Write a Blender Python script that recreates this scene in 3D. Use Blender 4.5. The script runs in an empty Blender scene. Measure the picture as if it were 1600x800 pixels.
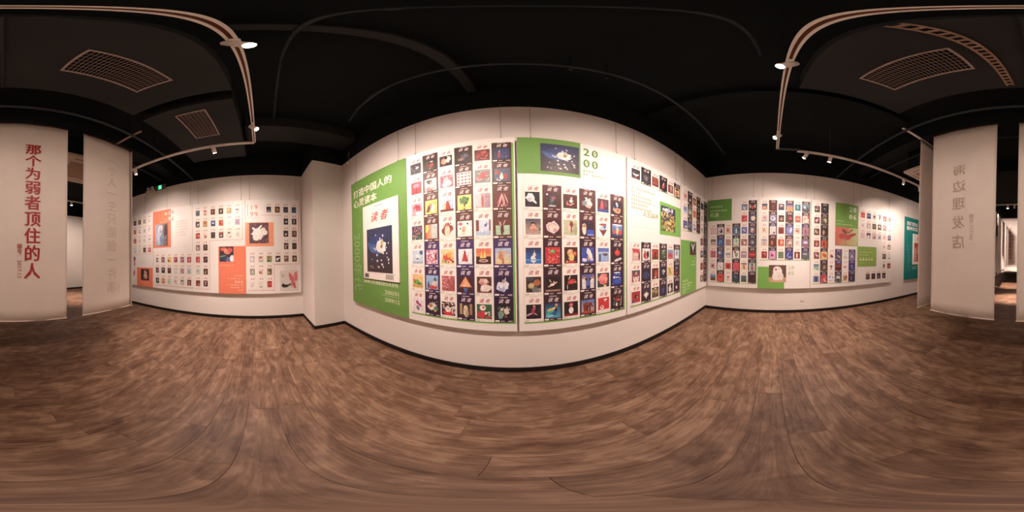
import bpy, math, random
from mathutils import Vector, Matrix

# ------------------------------------------------------------------ camera, world, exposure
S = bpy.context.scene
COL = S.collection
R = math.radians
cam = bpy.data.cameras.new('camera')
cam.type = 'PANO'
try:
    cam.cycles.panorama_type = 'EQUIRECTANGULAR'
except Exception:
    cam.panorama_type = 'EQUIRECTANGULAR'
cam.clip_start = 0.01
cam_o = bpy.data.objects.new('camera', cam)
COL.objects.link(cam_o)
PITCH, ROLL, YAW = R(-0.72985), R(0.74922), R(1.24165)
RW = Matrix.Rotation(YAW, 4, 'Z') @ Matrix.Rotation(PITCH, 4, 'X') @ Matrix.Rotation(ROLL, 4, 'Y')
cam_o.matrix_world = Matrix.Translation((0, 0, 1.5)) @ RW @ Matrix.Rotation(R(90), 4, 'X')
S.camera = cam_o

w = bpy.data.worlds.new('world')
S.world = w
w.use_nodes = True
w.node_tree.nodes['Background'].inputs[0].default_value = (0.02, 0.018, 0.016, 1)
w.node_tree.nodes['Background'].inputs[1].default_value = 0.2

S.view_settings.view_transform = 'Standard'
S.view_settings.look = 'None'
S.view_settings.gamma = 1.0
S.view_settings.exposure = 0.55
S.view_settings.use_curve_mapping = False
S.cycles.max_bounces = 10
S.cycles.diffuse_bounces = 7
S.cycles.glossy_bounces = 4
S.cycles.sample_clamp_indirect = 4.0
S.cycles.use_denoising = True
LIGHT_COL = (1.0, 0.78, 0.68)
WALL_W, SIDE_W, BACK_W, DOWN_W, CORE_W = 92.0, 84.0, 30.0, 245.0, 54.0

# ------------------------------------------------------------------ room numbers (metres)
YF, XL, XR = 1.703, -3.856, 3.978
ZW, ZC = 3.657, 4.37          # top of the white walls, ceiling slab
YB, YFAR = -7.35, -16.0
XS = -0.75                    # side wall of the deep hall behind the banners


def hazed_ink(h):
    """printed ink: glare haze put into the colour, less saturated and never fully black"""
    c = lin(h)
    g = 0.3 * c[0] + 0.6 * c[1] + 0.1 * c[2]
    return tuple((0.84 * x + 0.16 * g) * 0.92 + 0.022 for x in c)


def lin(h):
    if len(h) == 3:
        h = ''.join(c * 2 for c in h)
    v = [int(h[i:i + 2], 16) / 255 for i in (0, 2, 4)]
    return tuple((c / 12.92 if c <= 0.04045 else ((c + 0.055) / 1.055) ** 2.4) for c in v)


# ------------------------------------------------------------------ materials
MATS = {}


def mat(key, col, rough=0.6, var=0.06, scale=6.0, spec=0.3, emit=None, metal=0.0, bump=0.0, trans=0.0):
    if key in MATS:
        return MATS[key]
    m = bpy.data.materials.new(key)
    m.use_nodes = True
    nt = m.node_tree
    b = nt.nodes['Principled BSDF']
    c = lin(col) if isinstance(col, str) else col
    tc = nt.nodes.new('ShaderNodeTexCoord')
    no = nt.nodes.new('ShaderNodeTexNoise')
    no.inputs['Scale'].default_value = scale
    no.inputs['Detail'].default_value = 4
    nt.links.new(tc.outputs['Object'], no.inputs['Vector'])
    rp = nt.nodes.new('ShaderNodeValToRGB')
    rp.color_ramp.elements[0].position = 0.3
    rp.color_ramp.elements[1].position = 0.7
    rp.color_ramp.elements[0].color = tuple(x * (1 - var) for x in c) + (1,)
    rp.color_ramp.elements[1].color = tuple(min(1, x * (1 + var)) for x in c) + (1,)
    nt.links.new(no.outputs['Fac'], rp.inputs['Fac'])
    nt.links.new(rp.outputs['Color'], b.inputs['Base Color'])
    b.inputs['Roughness'].default_value = rough
    b.inputs['Metallic'].default_value = metal
    b.inputs['Specular IOR Level'].default_value = spec
    if bump:
        bp = nt.nodes.new('ShaderNodeBump')
        bp.inputs['Strength'].default_value = bump
        bp.inputs['Distance'].default_value = 0.002
        n2 = nt.nodes.new('ShaderNodeTexNoise')
        n2.inputs['Scale'].default_value = 180
        nt.links.new(tc.outputs['Object'], n2.inputs['Vector'])
        nt.links.new(n2.outputs['Fac'], bp.inputs['Height'])
        nt.links.new(bp.outputs['Normal'], b.inputs['Normal'])
    if emit:
        b.inputs['Emission Color'].default_value = tuple(emit[:3]) + (1,)
        b.inputs['Emission Strength'].default_value = emit[3]
    if trans:
        tr = nt.nodes.new('ShaderNodeBsdfTranslucent')
        nt.links.new(rp.outputs['Color'], tr.inputs['Color'])
        mx = nt.nodes.new('ShaderNodeMixShader')
        mx.inputs[0].default_value = trans
        out = nt.nodes['Material Output']
        nt.links.new(b.outputs[0], mx.inputs[1])
        nt.links.new(tr.outputs[0], mx.inputs[2])
        nt.links.new(mx.outputs[0], out.inputs['Surface'])
    MATS[key] = m
    return m


def C(hexcol, rough=0.45):
    return mat('hazed_ink_' + hexcol, hexcol, rough, 0.03, 9, 0.3)


def print_material():
    m = bpy.data.materials.new('printed_colour')
    m.use_nodes = True
    nt = m.node_tree
    b = nt.nodes['Principled BSDF']
    at = nt.nodes.new('ShaderNodeAttribute')
    at.attribute_name = 'Col'
    no = nt.nodes.new('ShaderNodeTexNoise')
    no.inputs['Scale'].default_value = 38
    no.inputs['Detail'].default_value = 3
    tc = nt.nodes.new('ShaderNodeTexCoord')
    nt.links.new(tc.outputs['Object'], no.inputs['Vector'])
    rp = nt.nodes.new('ShaderNodeMapRange')
    rp.inputs['From Min'].default_value = 0.25
    rp.inputs['From Max'].default_value = 0.75
    rp.inputs['To Min'].default_value = 0.72
    rp.inputs['To Max'].default_value = 1.18
    nt.links.new(no.outputs['Fac'], rp.inputs['Value'])
    mx = nt.nodes.new('ShaderNodeVectorMath')
    mx.operation = 'SCALE'
    nt.links.new(at.outputs['Color'], mx.inputs[0])
    nt.links.new(rp.outputs['Result'], mx.inputs['Scale'])
    nt.links.new(mx.outputs[0], b.inputs['Base Color'])
    b.inputs['Roughness'].default_value = 0.42
    b.inputs['Specular IOR Level'].default_value = 0.3
    return m


PRINT = print_material()


def wood_material():
    m = bpy.data.materials.new('aged_oak_laminate')
    m.use_nodes = True
    nt = m.node_tree
    N, Lk = nt.nodes.new, nt.links.new
    b = nt.nodes['Principled BSDF']
    geo = N('ShaderNodeNewGeometry')
    oi = N('ShaderNodeObjectInfo')
    add = N('ShaderNodeMath')
    add.operation = 'ADD'
    Lk(geo.outputs['Random Per Island'], add.inputs[0])
    Lk(oi.outputs['Random'], add.inputs[1])
    fr = N('ShaderNodeMath')
    fr.operation = 'FRACT'
    Lk(add.outputs[0], fr.inputs[0])
    off = N('ShaderNodeCombineXYZ')
    sc = N('ShaderNodeMath')
    sc.operation = 'MULTIPLY'
    sc.inputs[1].default_value = 37.0
    Lk(fr.outputs[0], sc.inputs[0])
    Lk(sc.outputs[0], off.inputs[0])
    Lk(sc.outputs[0], off.inputs[2])
    va = N('ShaderNodeVectorMath')
    va.operation = 'ADD'
    Lk(geo.outputs['Position'], va.inputs[0])
    Lk(off.outputs[0], va.inputs[1])

    def noise(sx, sy, scale, detail, dist=0.0, rough=0.55):
        mp = N('ShaderNodeMapping')
        mp.inputs['Scale'].default_value = (sx, sy, 1)
        Lk(va.outputs[0], mp.inputs['Vector'])
        n = N('ShaderNodeTexNoise')
        n.inputs['Scale'].default_value = scale
        n.inputs['Detail'].default_value = detail
        n.inputs['Distortion'].default_value = dist
        n.inputs['Roughness'].default_value = rough
        Lk(mp.outputs[0], n.inputs['Vector'])
        return n
    cloud = noise(1.5, 3.0, 3.0, 5, 0.6, 0.58)
    grain = noise(1.0, 16.0, 3.0, 6, 0.3, 0.65)
    fine = noise(3.0, 60.0, 4.0, 3)
    knots = noise(5.0, 9.0, 3.4, 2, 0.2)
    cr = N('ShaderNodeValToRGB')
    els = cr.color_ramp.elements
    els[0].position, els[0].color = 0.28, lin('503626') + (1,)
    els[1].position, els[1].color = 0.74, lin('a0826a') + (1,)
    e = els.new(0.5)
    e.color = lin('775a47') + (1,)
    mixa = N('ShaderNodeMath')
    mixa.operation = 'MULTIPLY_ADD'
    mixa.inputs[1].default_value = 0.56
    Lk(grain.outputs['Fac'], mixa.inputs[0])
    m2 = N('ShaderNodeMath')
    m2.operation = 'MULTIPLY_ADD'
    m2.inputs[1].default_value = 0.84
    m2.inputs[2].default_value = -0.215
    Lk(cloud.outputs['Fac'], m2.inputs[0])
    Lk(m2.outputs[0], mixa.inputs[2])
    m3 = N('ShaderNodeMath')
    m3.operation = 'MULTIPLY_ADD'
    m3.inputs[1].default_value = 0.13
    Lk(fr.outputs[0], m3.inputs[0])
    sub = N('ShaderNodeMath')
    sub.operation = 'SUBTRACT'
    sub.inputs[1].default_value = 0.065
    Lk(mixa.outputs[0], sub.inputs[0])
    Lk(sub.outputs[0], m3.inputs[2])
    Lk(m3.outputs[0], cr.inputs['Fac'])
    kr = N('ShaderNodeMapRange')
    kr.inputs['From Min'].default_value = 0.70
    kr.inputs['From Max'].default_value = 0.80
    kr.inputs['To Min'].default_value = 1.0
    kr.inputs['To Max'].default_value = 0.45
    Lk(knots.outputs['Fac'], kr.inputs['Value'])
    fm = N('ShaderNodeMapRange')
    fm.inputs['From Min'].default_value = 0.3
    fm.inputs['From Max'].default_value = 0.7
    fm.inputs['To Min'].default_value = 0.9
    fm.inputs['To Max'].default_value = 1.06
    Lk(fine.outputs['Fac'], fm.inputs['Value'])
    mu = N('ShaderNodeMath')
    mu.operation = 'MULTIPLY'
    Lk(kr.outputs[0], mu.inputs[0])
    Lk(fm.outputs[0], mu.inputs[1])
    vs = N('ShaderNodeVectorMath')
    vs.operation = 'SCALE'
    Lk(cr.outputs['Color'], vs.inputs[0])
    Lk(mu.outputs[0], vs.inputs['Scale'])
    Lk(vs.outputs[0], b.inputs['Base Color'])
    b.inputs['Roughness'].default_value = 0.5
    b.inputs['Specular IOR Level'].default_value = 0.35
    bp = N('ShaderNodeBump')
    bp.inputs['Strength'].default_value = 0.15
    bp.inputs['Distance'].default_value = 0.002
    Lk(grain.outputs['Fac'], bp.inputs['Height'])
    Lk(bp.outputs['Normal'], b.inputs['Normal'])
    return m


WOOD = wood_material()
M_WALL = mat('white_wall_paint', 'e6e0da', 0.75, 0.02, 1.2, 0.2, bump=0.05)
M_BLACK = mat('black_ceiling_paint', '11181b', 0.8, 0.25, 1.5, 0.2)
M_DUCT = mat('dark_grey_duct_paint', '2a2c2d', 0.7, 0.18, 1.3, 0.25)
M_PIPE = mat('grey_pipe_paint', '2c3234', 0.6, 0.2, 3)
M_BASE = mat('black_skirting', '1c1614', 0.5, 0.15, 4)
M_BOARD = mat('white_board', 'ece8e4', 0.5, 0.015, 2)
M_PAPER = mat('cover_paper', 'efe9e2', 0.45, 0.02, 12)
M_FABRIC = mat('white_banner_fabric', 'e8ded6', 0.85, 0.025, 3, 0.1, bump=0.1, trans=0.15)
M_WHITE = mat('white_lacquer', 'e8e2dc', 0.4, 0.03, 5)
M_SLOT = mat('bronze_track_slot', '6a4030', 0.45, 0.1, 20)
M_STEEL = mat('brushed_steel', '8a8480', 0.4, 0.12, 30, 0.5, metal=0.6)
M_WIRE = mat('steel_wire', '6b6058', 0.5, 0.1, 30, 0.4)
M_GREY = mat('vent_grey', 'a89690', 0.6, 0.15, 14)
M_TRAY = mat('beige_tray', '98806e', 0.5, 0.12, 12)
M_LENS = mat('lamp_lens', 'fff4e6', 0.3, 0.0, 5, emit=(1, 0.86, 0.74, 40))
M_GREENLIT = mat('exit_sign_green', '1faa6a', 0.4, 0.03, 5, emit=lin('18d880') + (0.9,))
M_CREAM = mat('cream_plastic', 'd8cbb8', 0.45, 0.04, 8)


# ------------------------------------------------------------------ mesh helpers
class MB:
    def __init__(self):
        self.v, self.f, self.mi = [], [], []

    def box(self, x0, x1, y0, y1, z0, z1, mi=0):
        n = len(self.v)
        self.v += [(x0, y0, z0), (x1, y0, z0), (x1, y1, z0), (x0, y1, z0), (x0, y0, z1), (x1, y0, z1), (x1, y1, z1), (x0, y1, z1)]
        for q in ((0, 3, 2, 1), (4, 5, 6, 7), (0, 1, 5, 4), (1, 2, 6, 5), (2, 3, 7, 6), (3, 0, 4, 7)):
            self.f.append(tuple(n + i for i in q))
            self.mi.append(mi)
        return self

    def cbox(self, x0, x1, y0, y1, z0, z1, c, mi=0):
        """box with chamfered vertical and front edges (chamfer c)"""
        n = len(self.v)
        for z, k in ((z0, c), (z0 + c, 0), (z1 - c, 0), (z1, c)):
            self.v += [(x0 + k + c, y0 + k, z), (x1 - k - c, y0 + k, z), (x1 - k, y0 + k + c, z), (x1 - k, y1 - k - c, z),
                       (x1 - k - c, y1 - k, z), (x0 + k + c, y1 - k, z), (x0 + k, y1 - k - c, z), (x0 + k, y0 + k + c, z)]
        self.f.append(tuple(n + i for i in range(7, -1, -1)))
        self.f.append(tuple(n + 24 + i for i in range(8)))
        self.mi += [mi, mi]
        for r in range(3):
            for i in range(8):
                j = (i + 1) % 8
                a = n + r * 8
                self.f.append((a + i, a + j, a + 8 + j, a + 8 + i))
                self.mi.append(mi)
        return self

    def cyl(self, p, q, r0, r1=None, seg=16, mi=0, caps=True):
        r1 = r0 if r1 is None else r1
        p, q = Vector(p), Vector(q)
        d = (q - p).normalized()
        a = d.orthogonal().normalized()
        b = d.cross(a)
        n = len(self.v)
        for c, r in ((p, r0), (q, r1)):
            for i in range(seg):
                t = 2 * math.pi * i / seg
                self.v.append(tuple(c + a * (r * math.cos(t)) + b * (r * math.sin(t))))
        for i in range(seg):
            j = (i + 1) % seg
            self.f.append((n + i, n + j, n + seg + j, n + seg + i))
            self.mi.append(mi)
        if caps:
            self.f.append(tuple(n + i for i in range(seg - 1, -1, -1)))
            self.f.append(tuple(n + seg + i for i in range(seg)))
            self.mi += [mi, mi]
        return self

    def tube(self, pts, r, seg=8):
        for a, b in zip(pts[:-1], pts[1:]):
            self.cyl(a, b, r, seg=seg)
        return self

    def poly(self, pts, mi=0):
        n = len(self.v)
        self.v += [tuple(p) for p in pts]
        self.f.append(tuple(range(n, n + len(pts))))
        self.mi.append(mi)
        return self

    def mesh(self, name):
        m = bpy.data.meshes.new(name)
        m.from_pydata(self.v, [], self.f)
        m.polygons.foreach_set('material_index', self.mi)
        m.update()
        return m

    def build(self, name, mats, parent=None, smooth=False):
        m = self.mesh(name)
        for x in (mats if isinstance(mats, (list, tuple)) else [mats]):
            m.materials.append(x)
        if smooth:
            for p in m.polygons:
                p.use_smooth = len(p.vertices) == 4
        return link(name, m, parent)


def link(name, data, parent=None, loc=None, material=None):
    o = bpy.data.objects.new(name, data)
    COL.objects.link(o)
    if parent is not None:
        o.parent = parent
    if loc is not None:
        o.location = loc
    if material is not None:
        if not data.materials:
            data.materials.append(None)
        o.material_slots[0].link = 'OBJECT'
        o.material_slots[0].material = material
    return o


def empty(name, loc=(0, 0, 0), rz=0.0):
    o = bpy.data.objects.new(name, None)
    o.empty_display_size = 0.1
    COL.objects.link(o)
    o.location = loc
    o.rotation_euler = (0, 0, rz)
    return o


def tag(o, label=None, cat=None, group=None, kind=None):
    for k, x in (('label', label), ('category', cat), ('group', group), ('kind', kind)):
        if x:
            o[k] = x
    return o


def struct(name, label, mb, mats, cat=None):
    o = mb.build(name, mats)
    return tag(o, label, cat or name.split('_')[0], kind='structure')


TXT = {}


def text_mesh(body, size, weight=0.0, line=1.0, align='CENTER', mirror=False, shear=0.0, res=2):
    key = (body, size, weight, line, align, mirror, shear)
    if key in TXT:
        return TXT[key]
    cu = bpy.data.curves.new('lettering', 'FONT')
    cu.body = body
    cu.size = size
    cu.space_line = line
    cu.align_x = align
    cu.shear = shear
    cu.resolution_u = res
    o = bpy.data.objects.new('tmp', cu)
    COL.objects.link(o)
    dg = bpy.context.evaluated_depsgraph_get()
    me = bpy.data.meshes.new_from_object(o.evaluated_get(dg))
    bpy.data.objects.remove(o)
    bpy.data.curves.remove(cu)
    if weight > 0:
        vs = [v.co.copy() for v in me.vertices]
        fs = [tuple(p.vertices) for p in me.polygons]
        bpy.data.meshes.remove(me)
        V, Fc = [], []
        for q, (dx, dy) in enumerate(((-weight, 0), (weight, 0), (0, -weight * 0.5), (0, weight * 0.5))):
            n0 = len(V)
            V += [(c[0] + dx, c[1] + dy, 0.00005 * q) for c in vs]
            Fc += [tuple(n0 + i for i in f) for f in fs]
        me = bpy.data.meshes.new('lettering')
        me.from_pydata(V, [], Fc)
        me.update()
    for v in me.vertices:
        x, y, z = v.co
        v.co = (-x if mirror else x, -z, y)
    if mirror:
        me.flip_normals()
    me.name = 'lettering'
    me.materials.clear()
    me.materials.append(None)
    TXT[key] = me
    return me


def lettering(parent, body, u, z, size, material, y=-0.004, name='lettering', **kw):
    return link(name, text_mesh(body, size, **kw), parent, (u, y, z), material)


# ------------------------------------------------------------------ printed pictures
def blob(kind, cx, cy, rx, ry, rot, rnd):
    pts = []
    n = 14 if kind == 'b' else 18
    if kind == 'r':
        base = [(-1, -1), (1, -1), (1, 1), (-1, 1)]
    elif kind == 't':
        base = [(-1, -1), (1, -1), (0, 1)]
    elif kind == 'v':
        base = [(0, -1), (1, 1), (-1, 1)]
    elif kind == 'c':     # crescent
        base = [(math.cos(a), math.sin(a)) for a in [R(200 + 14 * i) for i in range(11)]]
        base += [(0.82 * math.cos(a), 0.45 * math.sin(a) - 0.05) for a in [R(340 - 14 * i) for i in range(11)]]
    elif kind == 'h':     # heart
        base = [(math.copysign(abs(math.sin(t)) ** 3, math.sin(t)), (13 * math.cos(t) - 5 * math.cos(2 * t) - 2 * math.cos(3 * t) - math.cos(4 * t)) / 15)
                for t in [2 * math.pi * i / 18 for i in range(18)]][::-1]
    elif kind == 'z':     # ragged flower / star
        base = [((1 if i % 2 else 0.55) * math.cos(2 * math.pi * i / 14), (1 if i % 2 else 0.55) * math.sin(2 * math.pi * i / 14)) for i in range(14)]
    else:
        base = []
        for i in range(n):
            t = 2 * math.pi * i / n
            k = 1 if kind == 'e' else rnd.uniform(0.72, 1.16)
            base.append((k * math.cos(t), k * math.sin(t)))
    c, s = math.cos(rot), math.sin(rot)
    for x, y in base:
        x, y = x * rx, y * ry
        pts.append((min(1, max(0, cx + x * c - y * s)), min(1, max(0, cy + x * s + y * c))))
    return pts


PIC = {}


def picture_mesh(spec, w, h):
    key = (spec, round(w, 3), round(h, 3))
    if key in PIC:
        return PIC[key]
    rnd = random.Random(spec)
    toks = spec.split('|')
    polys = []
    bg = toks[0].strip()
    if '-' in bg:
        a, b = bg.split('-')
        a, b = hazed_ink(a), hazed_ink(b)
        k = 5
        for i in range(k):
            lo = tuple(b[j] + (a[j] - b[j]) * i / k for j in range(3))
            hi = tuple(b[j] + (a[j] - b[j]) * (i + 1) / k for j in range(3))
            polys.append(([(0, i / k), (1, i / k), (1, (i + 1) / k), (0, (i + 1) / k)], [lo, lo, hi, hi], 0))
    elif '>' in bg:
        a, b = bg.split('>')
        a, b = hazed_ink(a), hazed_ink(b)
        polys.append(([(0, 0), (1, 0), (1, 1), (0, 1)], [a, b, b, a], 0))
    else:
        polys.append(([(0, 0), (1, 0), (1, 1), (0, 1)], [hazed_ink(bg)] * 4, 0))
    for lay, t in enumerate(toks[1:], 1):
        p = t.split()
        kind, col = p[0], hazed_ink(p[1])
        a = [float(x) for x in p[2:]]
        if kind == 's':        # scatter: n cx cy rx ry size
            a += [20, 50, 50, 45, 42, 5][len(a):]
            for i in range(int(a[0])):
                cx = (a[1] + rnd.uniform(-1, 1) * a[3]) / 100
                cy = (a[2] + rnd.uniform(-1, 1) * a[4]) / 100
                sz = a[5] / 100 * rnd.uniform(0.6, 1.3)
                k = rnd.uniform(0.8, 1.15)
                pts = blob('b', cx, cy, sz, sz * w / h * rnd.uniform(0.7, 1.3), rnd.uniform(0, 3), rnd)
                polys.append((pts, [tuple(min(1, x * k) for x in col)] * len(pts), lay + 0.5 * (i % 2)))
        elif kind == 'k':      # regular grid of hearts: nx ny
            nx, ny = int(a[0]), int(a[1])
            for i in range(nx):
                for j in range(ny):
                    pts = blob('h', (i + 0.5) / nx, (j + 0.5) / ny, 0.36 / nx, 0.34 / ny, 0, rnd)
                    polys.append((pts, [col] * len(pts), lay))
        else:
            a += [50 + rnd.uniform(-8, 8), 48 + rnd.uniform(-8, 8), 30, 30, 0][len(a):]
            pts = blob(kind, a[0] / 100, a[1] / 100, a[2] / 100, a[3] / 100, R(a[4]), rnd)
            polys.append((pts, [col] * len(pts), lay))
    mb = MB()
    cols = []
    for pts, cs, lay in polys:
        mb.poly([((x - 0.5) * w, -0.0006 - 0.00018 * lay, (y - 0.5) * h) for x, y in pts])
        cols += [c + (1,) for c in cs]
    # thin backing so the print has an edge
    e = 0.0005
    for a, b in (((-1, -1), (1, -1)), ((1, -1), (1, 1)), ((1, 1), (-1, 1)), ((-1, 1), (-1, -1))):
        mb.poly([(a[0] * w / 2, 0, a[1] * h / 2), (b[0] * w / 2, 0, b[1] * h / 2), (b[0] * w / 2, -e, b[1] * h / 2), (a[0] * w / 2, -e, a[1] * h / 2)])
        cols += [polys[0][1][0] + (1,)] * 4
    m = mb.mesh('picture')
    at = m.color_attributes.new('Col', 'FLOAT_COLOR', 'CORNER')
    for i, c in enumerate(cols):
        at.data[i].color = c
    m.materials.append(PRINT)
    PIC[key] = m
    return m


def picture(parent, spec, u0, u1, z0, z1, y=-0.004, name='picture'):
    return link(name, picture_mesh(spec, u1 - u0, z1 - z0), parent, ((u0 + u1) / 2, y, (z0 + z1) / 2))


# ------------------------------------------------------------------ boards
ZB0, ZB1 = 0.652, 2.927
CW, CH, CZ = 0.2, 0.297, 0.765
_plate = MB().box(-0.0985, 0.0985, -0.003, 0, -0.147, 0.147).mesh('magazine_cover')
_imp = MB()
_imp.poly([(-0.09, -0.0034, -0.14), (-0.045, -0.0034, -0.14), (-0.045, -0.0034, -0.122), (-0.09, -0.0034, -0.122)])
for _x in (-0.028, -0.008, 0.045, 0.06, 0.075):
    _imp.poly([(_x, -0.0034, -0.137), (_x + 0.011, -0.0034, -0.137), (_x + 0.011, -0.0034, -0.128), (_x, -0.0034, -0.128)])
_imp.poly([(-0.04, -0.0034, 0.133), (0.04, -0.0034, 0.133), (0.04, -0.0034, 0.138), (-0.04, -0.0034, 0.138)])
_imprint = _imp.mesh('imprint')
INK_RED = C('b03440')
INK_GOLD = C('e2cfae')
INK_SILVER = C('f0e4e0')
INK_GREY = C('9a8f88')
INK_PALE = C('cfc8c0')


class Board:
    def __init__(self, label, wall, u0, width, wires=(0.14, -0.14), color=None, x=None):
        self.w = width
        if wall == 'F':
            self.o = empty('exhibition_board', (u0, YF - 0.06, 0), 0)
        elif wall == 'R':
            self.o = empty('exhibition_board', (XR - 0.06, u0, 0), R(-90))
        else:
            self.o = empty('exhibition_board', (XL + 0.06, u0, 0), R(90))
        tag(self.o, label, 'board', 'magazine history boards on the walls')
        MB().cbox(0, width, 0.0, 0.03, ZB0, ZB1, 0.002).build('panel', color or M_BOARD, self.o)
        for k in wires:
            u = k if k > 0 else width + k
            MB().cyl((u, 0.015, ZB1), (u, 0.030, ZW + 0.005), 0.0022, seg=6).build('hanging_wire', M_WIRE, self.o)
            MB().cyl((u, 0.0, ZB1), (u, 0.018, ZB1 + 0.03), 0.006, seg=8).build('wire_clip', M_STEEL, self.o)
        for k in (0.2, width - 0.2):     # hidden stand-off battens that keep the panel off the wall
            MB().box(k - 0.02, k + 0.02, 0.03, 0.0595, 1.4, 2.6).build('batten', M_WALL, self.o)

    def block(self, u0, u1, z0, z1, hexcol, y=0.0, t=0.0015, name='colour_block'):
        return MB().box(u0, u1, y - t, y, z0, z1).build(name, C(hexcol, 0.5), self.o)

    def rect(self, j0, j1, k0, k1, hexcol, dx=0.02, dz=0.018):
        """coloured backing that shows below and beside a block of covers"""
        return self.block(0.05 + CW * j0, 0.05 + CW * j1 + dx, CZ + CH * k0 - dz, CZ + CH * k1 - 0.01, hexcol, 0.0, 0.001, 'cover_backing')

    def frame(self, u0, u1, z0, z1, hexcol='d8664e', t=0.006):
        mb = MB()
        for a in ((u0, u1, z0 - t, z0), (u1, u1 + t, z0 - t, z1)):
            mb.box(a[0], a[1], -0.001, 0, a[2], a[3])
        return mb.build('outline', C(hexcol), self.o)

    def cover(self, j, k, spec, style='w', pw=0.156, ph=0.168, pz=-0.028, paper=None, small=False):
        u, z = 0.05 + CW * (j + 0.5), CZ + CH * (k + 0.5)
        if style == 'w':
            pm, mm, im = M_PAPER, INK_RED, INK_PALE
        else:
            pm, mm, im = C(paper or '3e2a2c'), INK_SILVER, INK_SILVER
        pl = link('magazine_cover', _plate, self.o, (u, -0.001, z), pm)
        pl.data.materials  # shared mesh, colour on the object
        rnd = random.Random(spec + str(j))
        w, h = pw * rnd.uniform(0.95, 1.03), ph * rnd.uniform(0.94, 1.03)
        link('picture', picture_mesh(spec, round(w, 3), round(h, 3)), pl, (rnd.uniform(-0.003, 0.003), -0.003, pz))
        ms = 0.050 if not small else 0.042
        lift = 0.077 if not small else 0.082
        mh = link('masthead', text_mesh('读 者', ms, weight=0.0004, shear=0.3, res=1), pl, (0.0, -0.0036, lift), mm)
        if not small or style == 'd':
            tag(link('imprint', _imprint, pl, (0, 0, 0), im), kind='stuff')
        return pl

    def covers(self, j0, ktop, rows, mono=False, paper=None, **kw):
        for r, row in enumerate(rows):
            for c, spec in enumerate(row):
                j = j0 + c
                if not spec:
                    continue
                st = 'w' if (mono or j % 2 == 0) else 'd'
                p = paper(r, c) if callable(paper) else paper
                kk = dict(kw)
                if st == 'd' and 'dpw' in kk:
                    kk['pw'], kk['ph'], kk['pz'] = kk['dpw']
                kk.pop('dpw', None)
                self.cover(j, ktop - r, spec, st, paper=p, **kk)

    def small_print(self, u0, z0, lines, hexcol, h=0.022, gap=0.05, align='L'):
        """rows of tiny captions too small to read in the photograph"""
        rnd = random.Random(str((u0, z0)))
        mb = MB()
        for i, L_ in enumerate(lines):
            z = z0 - i * gap
            n = int(L_ / (h * 1.15))
            for q in range(n):
                if rnd.random() < 0.08:
                    continue
                u = u0 + q * h * 1.15 if align == 'L' else u0 - (q + 1) * h * 1.15
                mb.box(u, u + h * 0.8, -0.0022, -0.0016, z, z + h * 0.32)
                mb.box(u + h * 0.1, u + h * 0.68, -0.0022, -0.0016, z + h * 0.52, z + h * 0.66)
                mb.box(u + h * 0.3, u + h * 0.44, -0.0022, -0.0016, z + h * 0.3, z + h)
        return tag(mb.build('caption_lines', C(hexcol), self.o), kind='stuff')

    def text(self, body, u, z, size, hexcol, y=-0.0025, **kw):
        return lettering(self.o, body, u, z, size, C(hexcol), y=y, **kw)

    def year(self, a, b, u, z, size, hexcol, y=-0.003):
        """two stacked pairs of digits with slashed noughts"""
        for t, zz in ((a, z), (b, z - size * 1.06)):
            for i, ch in enumerate(t):
                uu = u + (i + 0.5) * size * 0.62
                hc = hexcol if isinstance(hexcol, str) else hexcol[i]
                self.text(ch, uu, zz, size, hc, y=y, weight=size * 0.012)
                if ch == '0':
                    mb = MB()
                    s = size
                    mb.poly([(uu - 0.15 * s, y - 0.0004, zz + 0.16 * s), (uu - 0.10 * s, y - 0.0004, zz + 0.16 * s), (uu + 0.15 * s, y - 0.0004, zz + 0.57 * s), (uu + 0.10 * s, y - 0.0004, zz + 0.57 * s)])
                    mb.build('lettering', C(hc), self.o)


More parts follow.
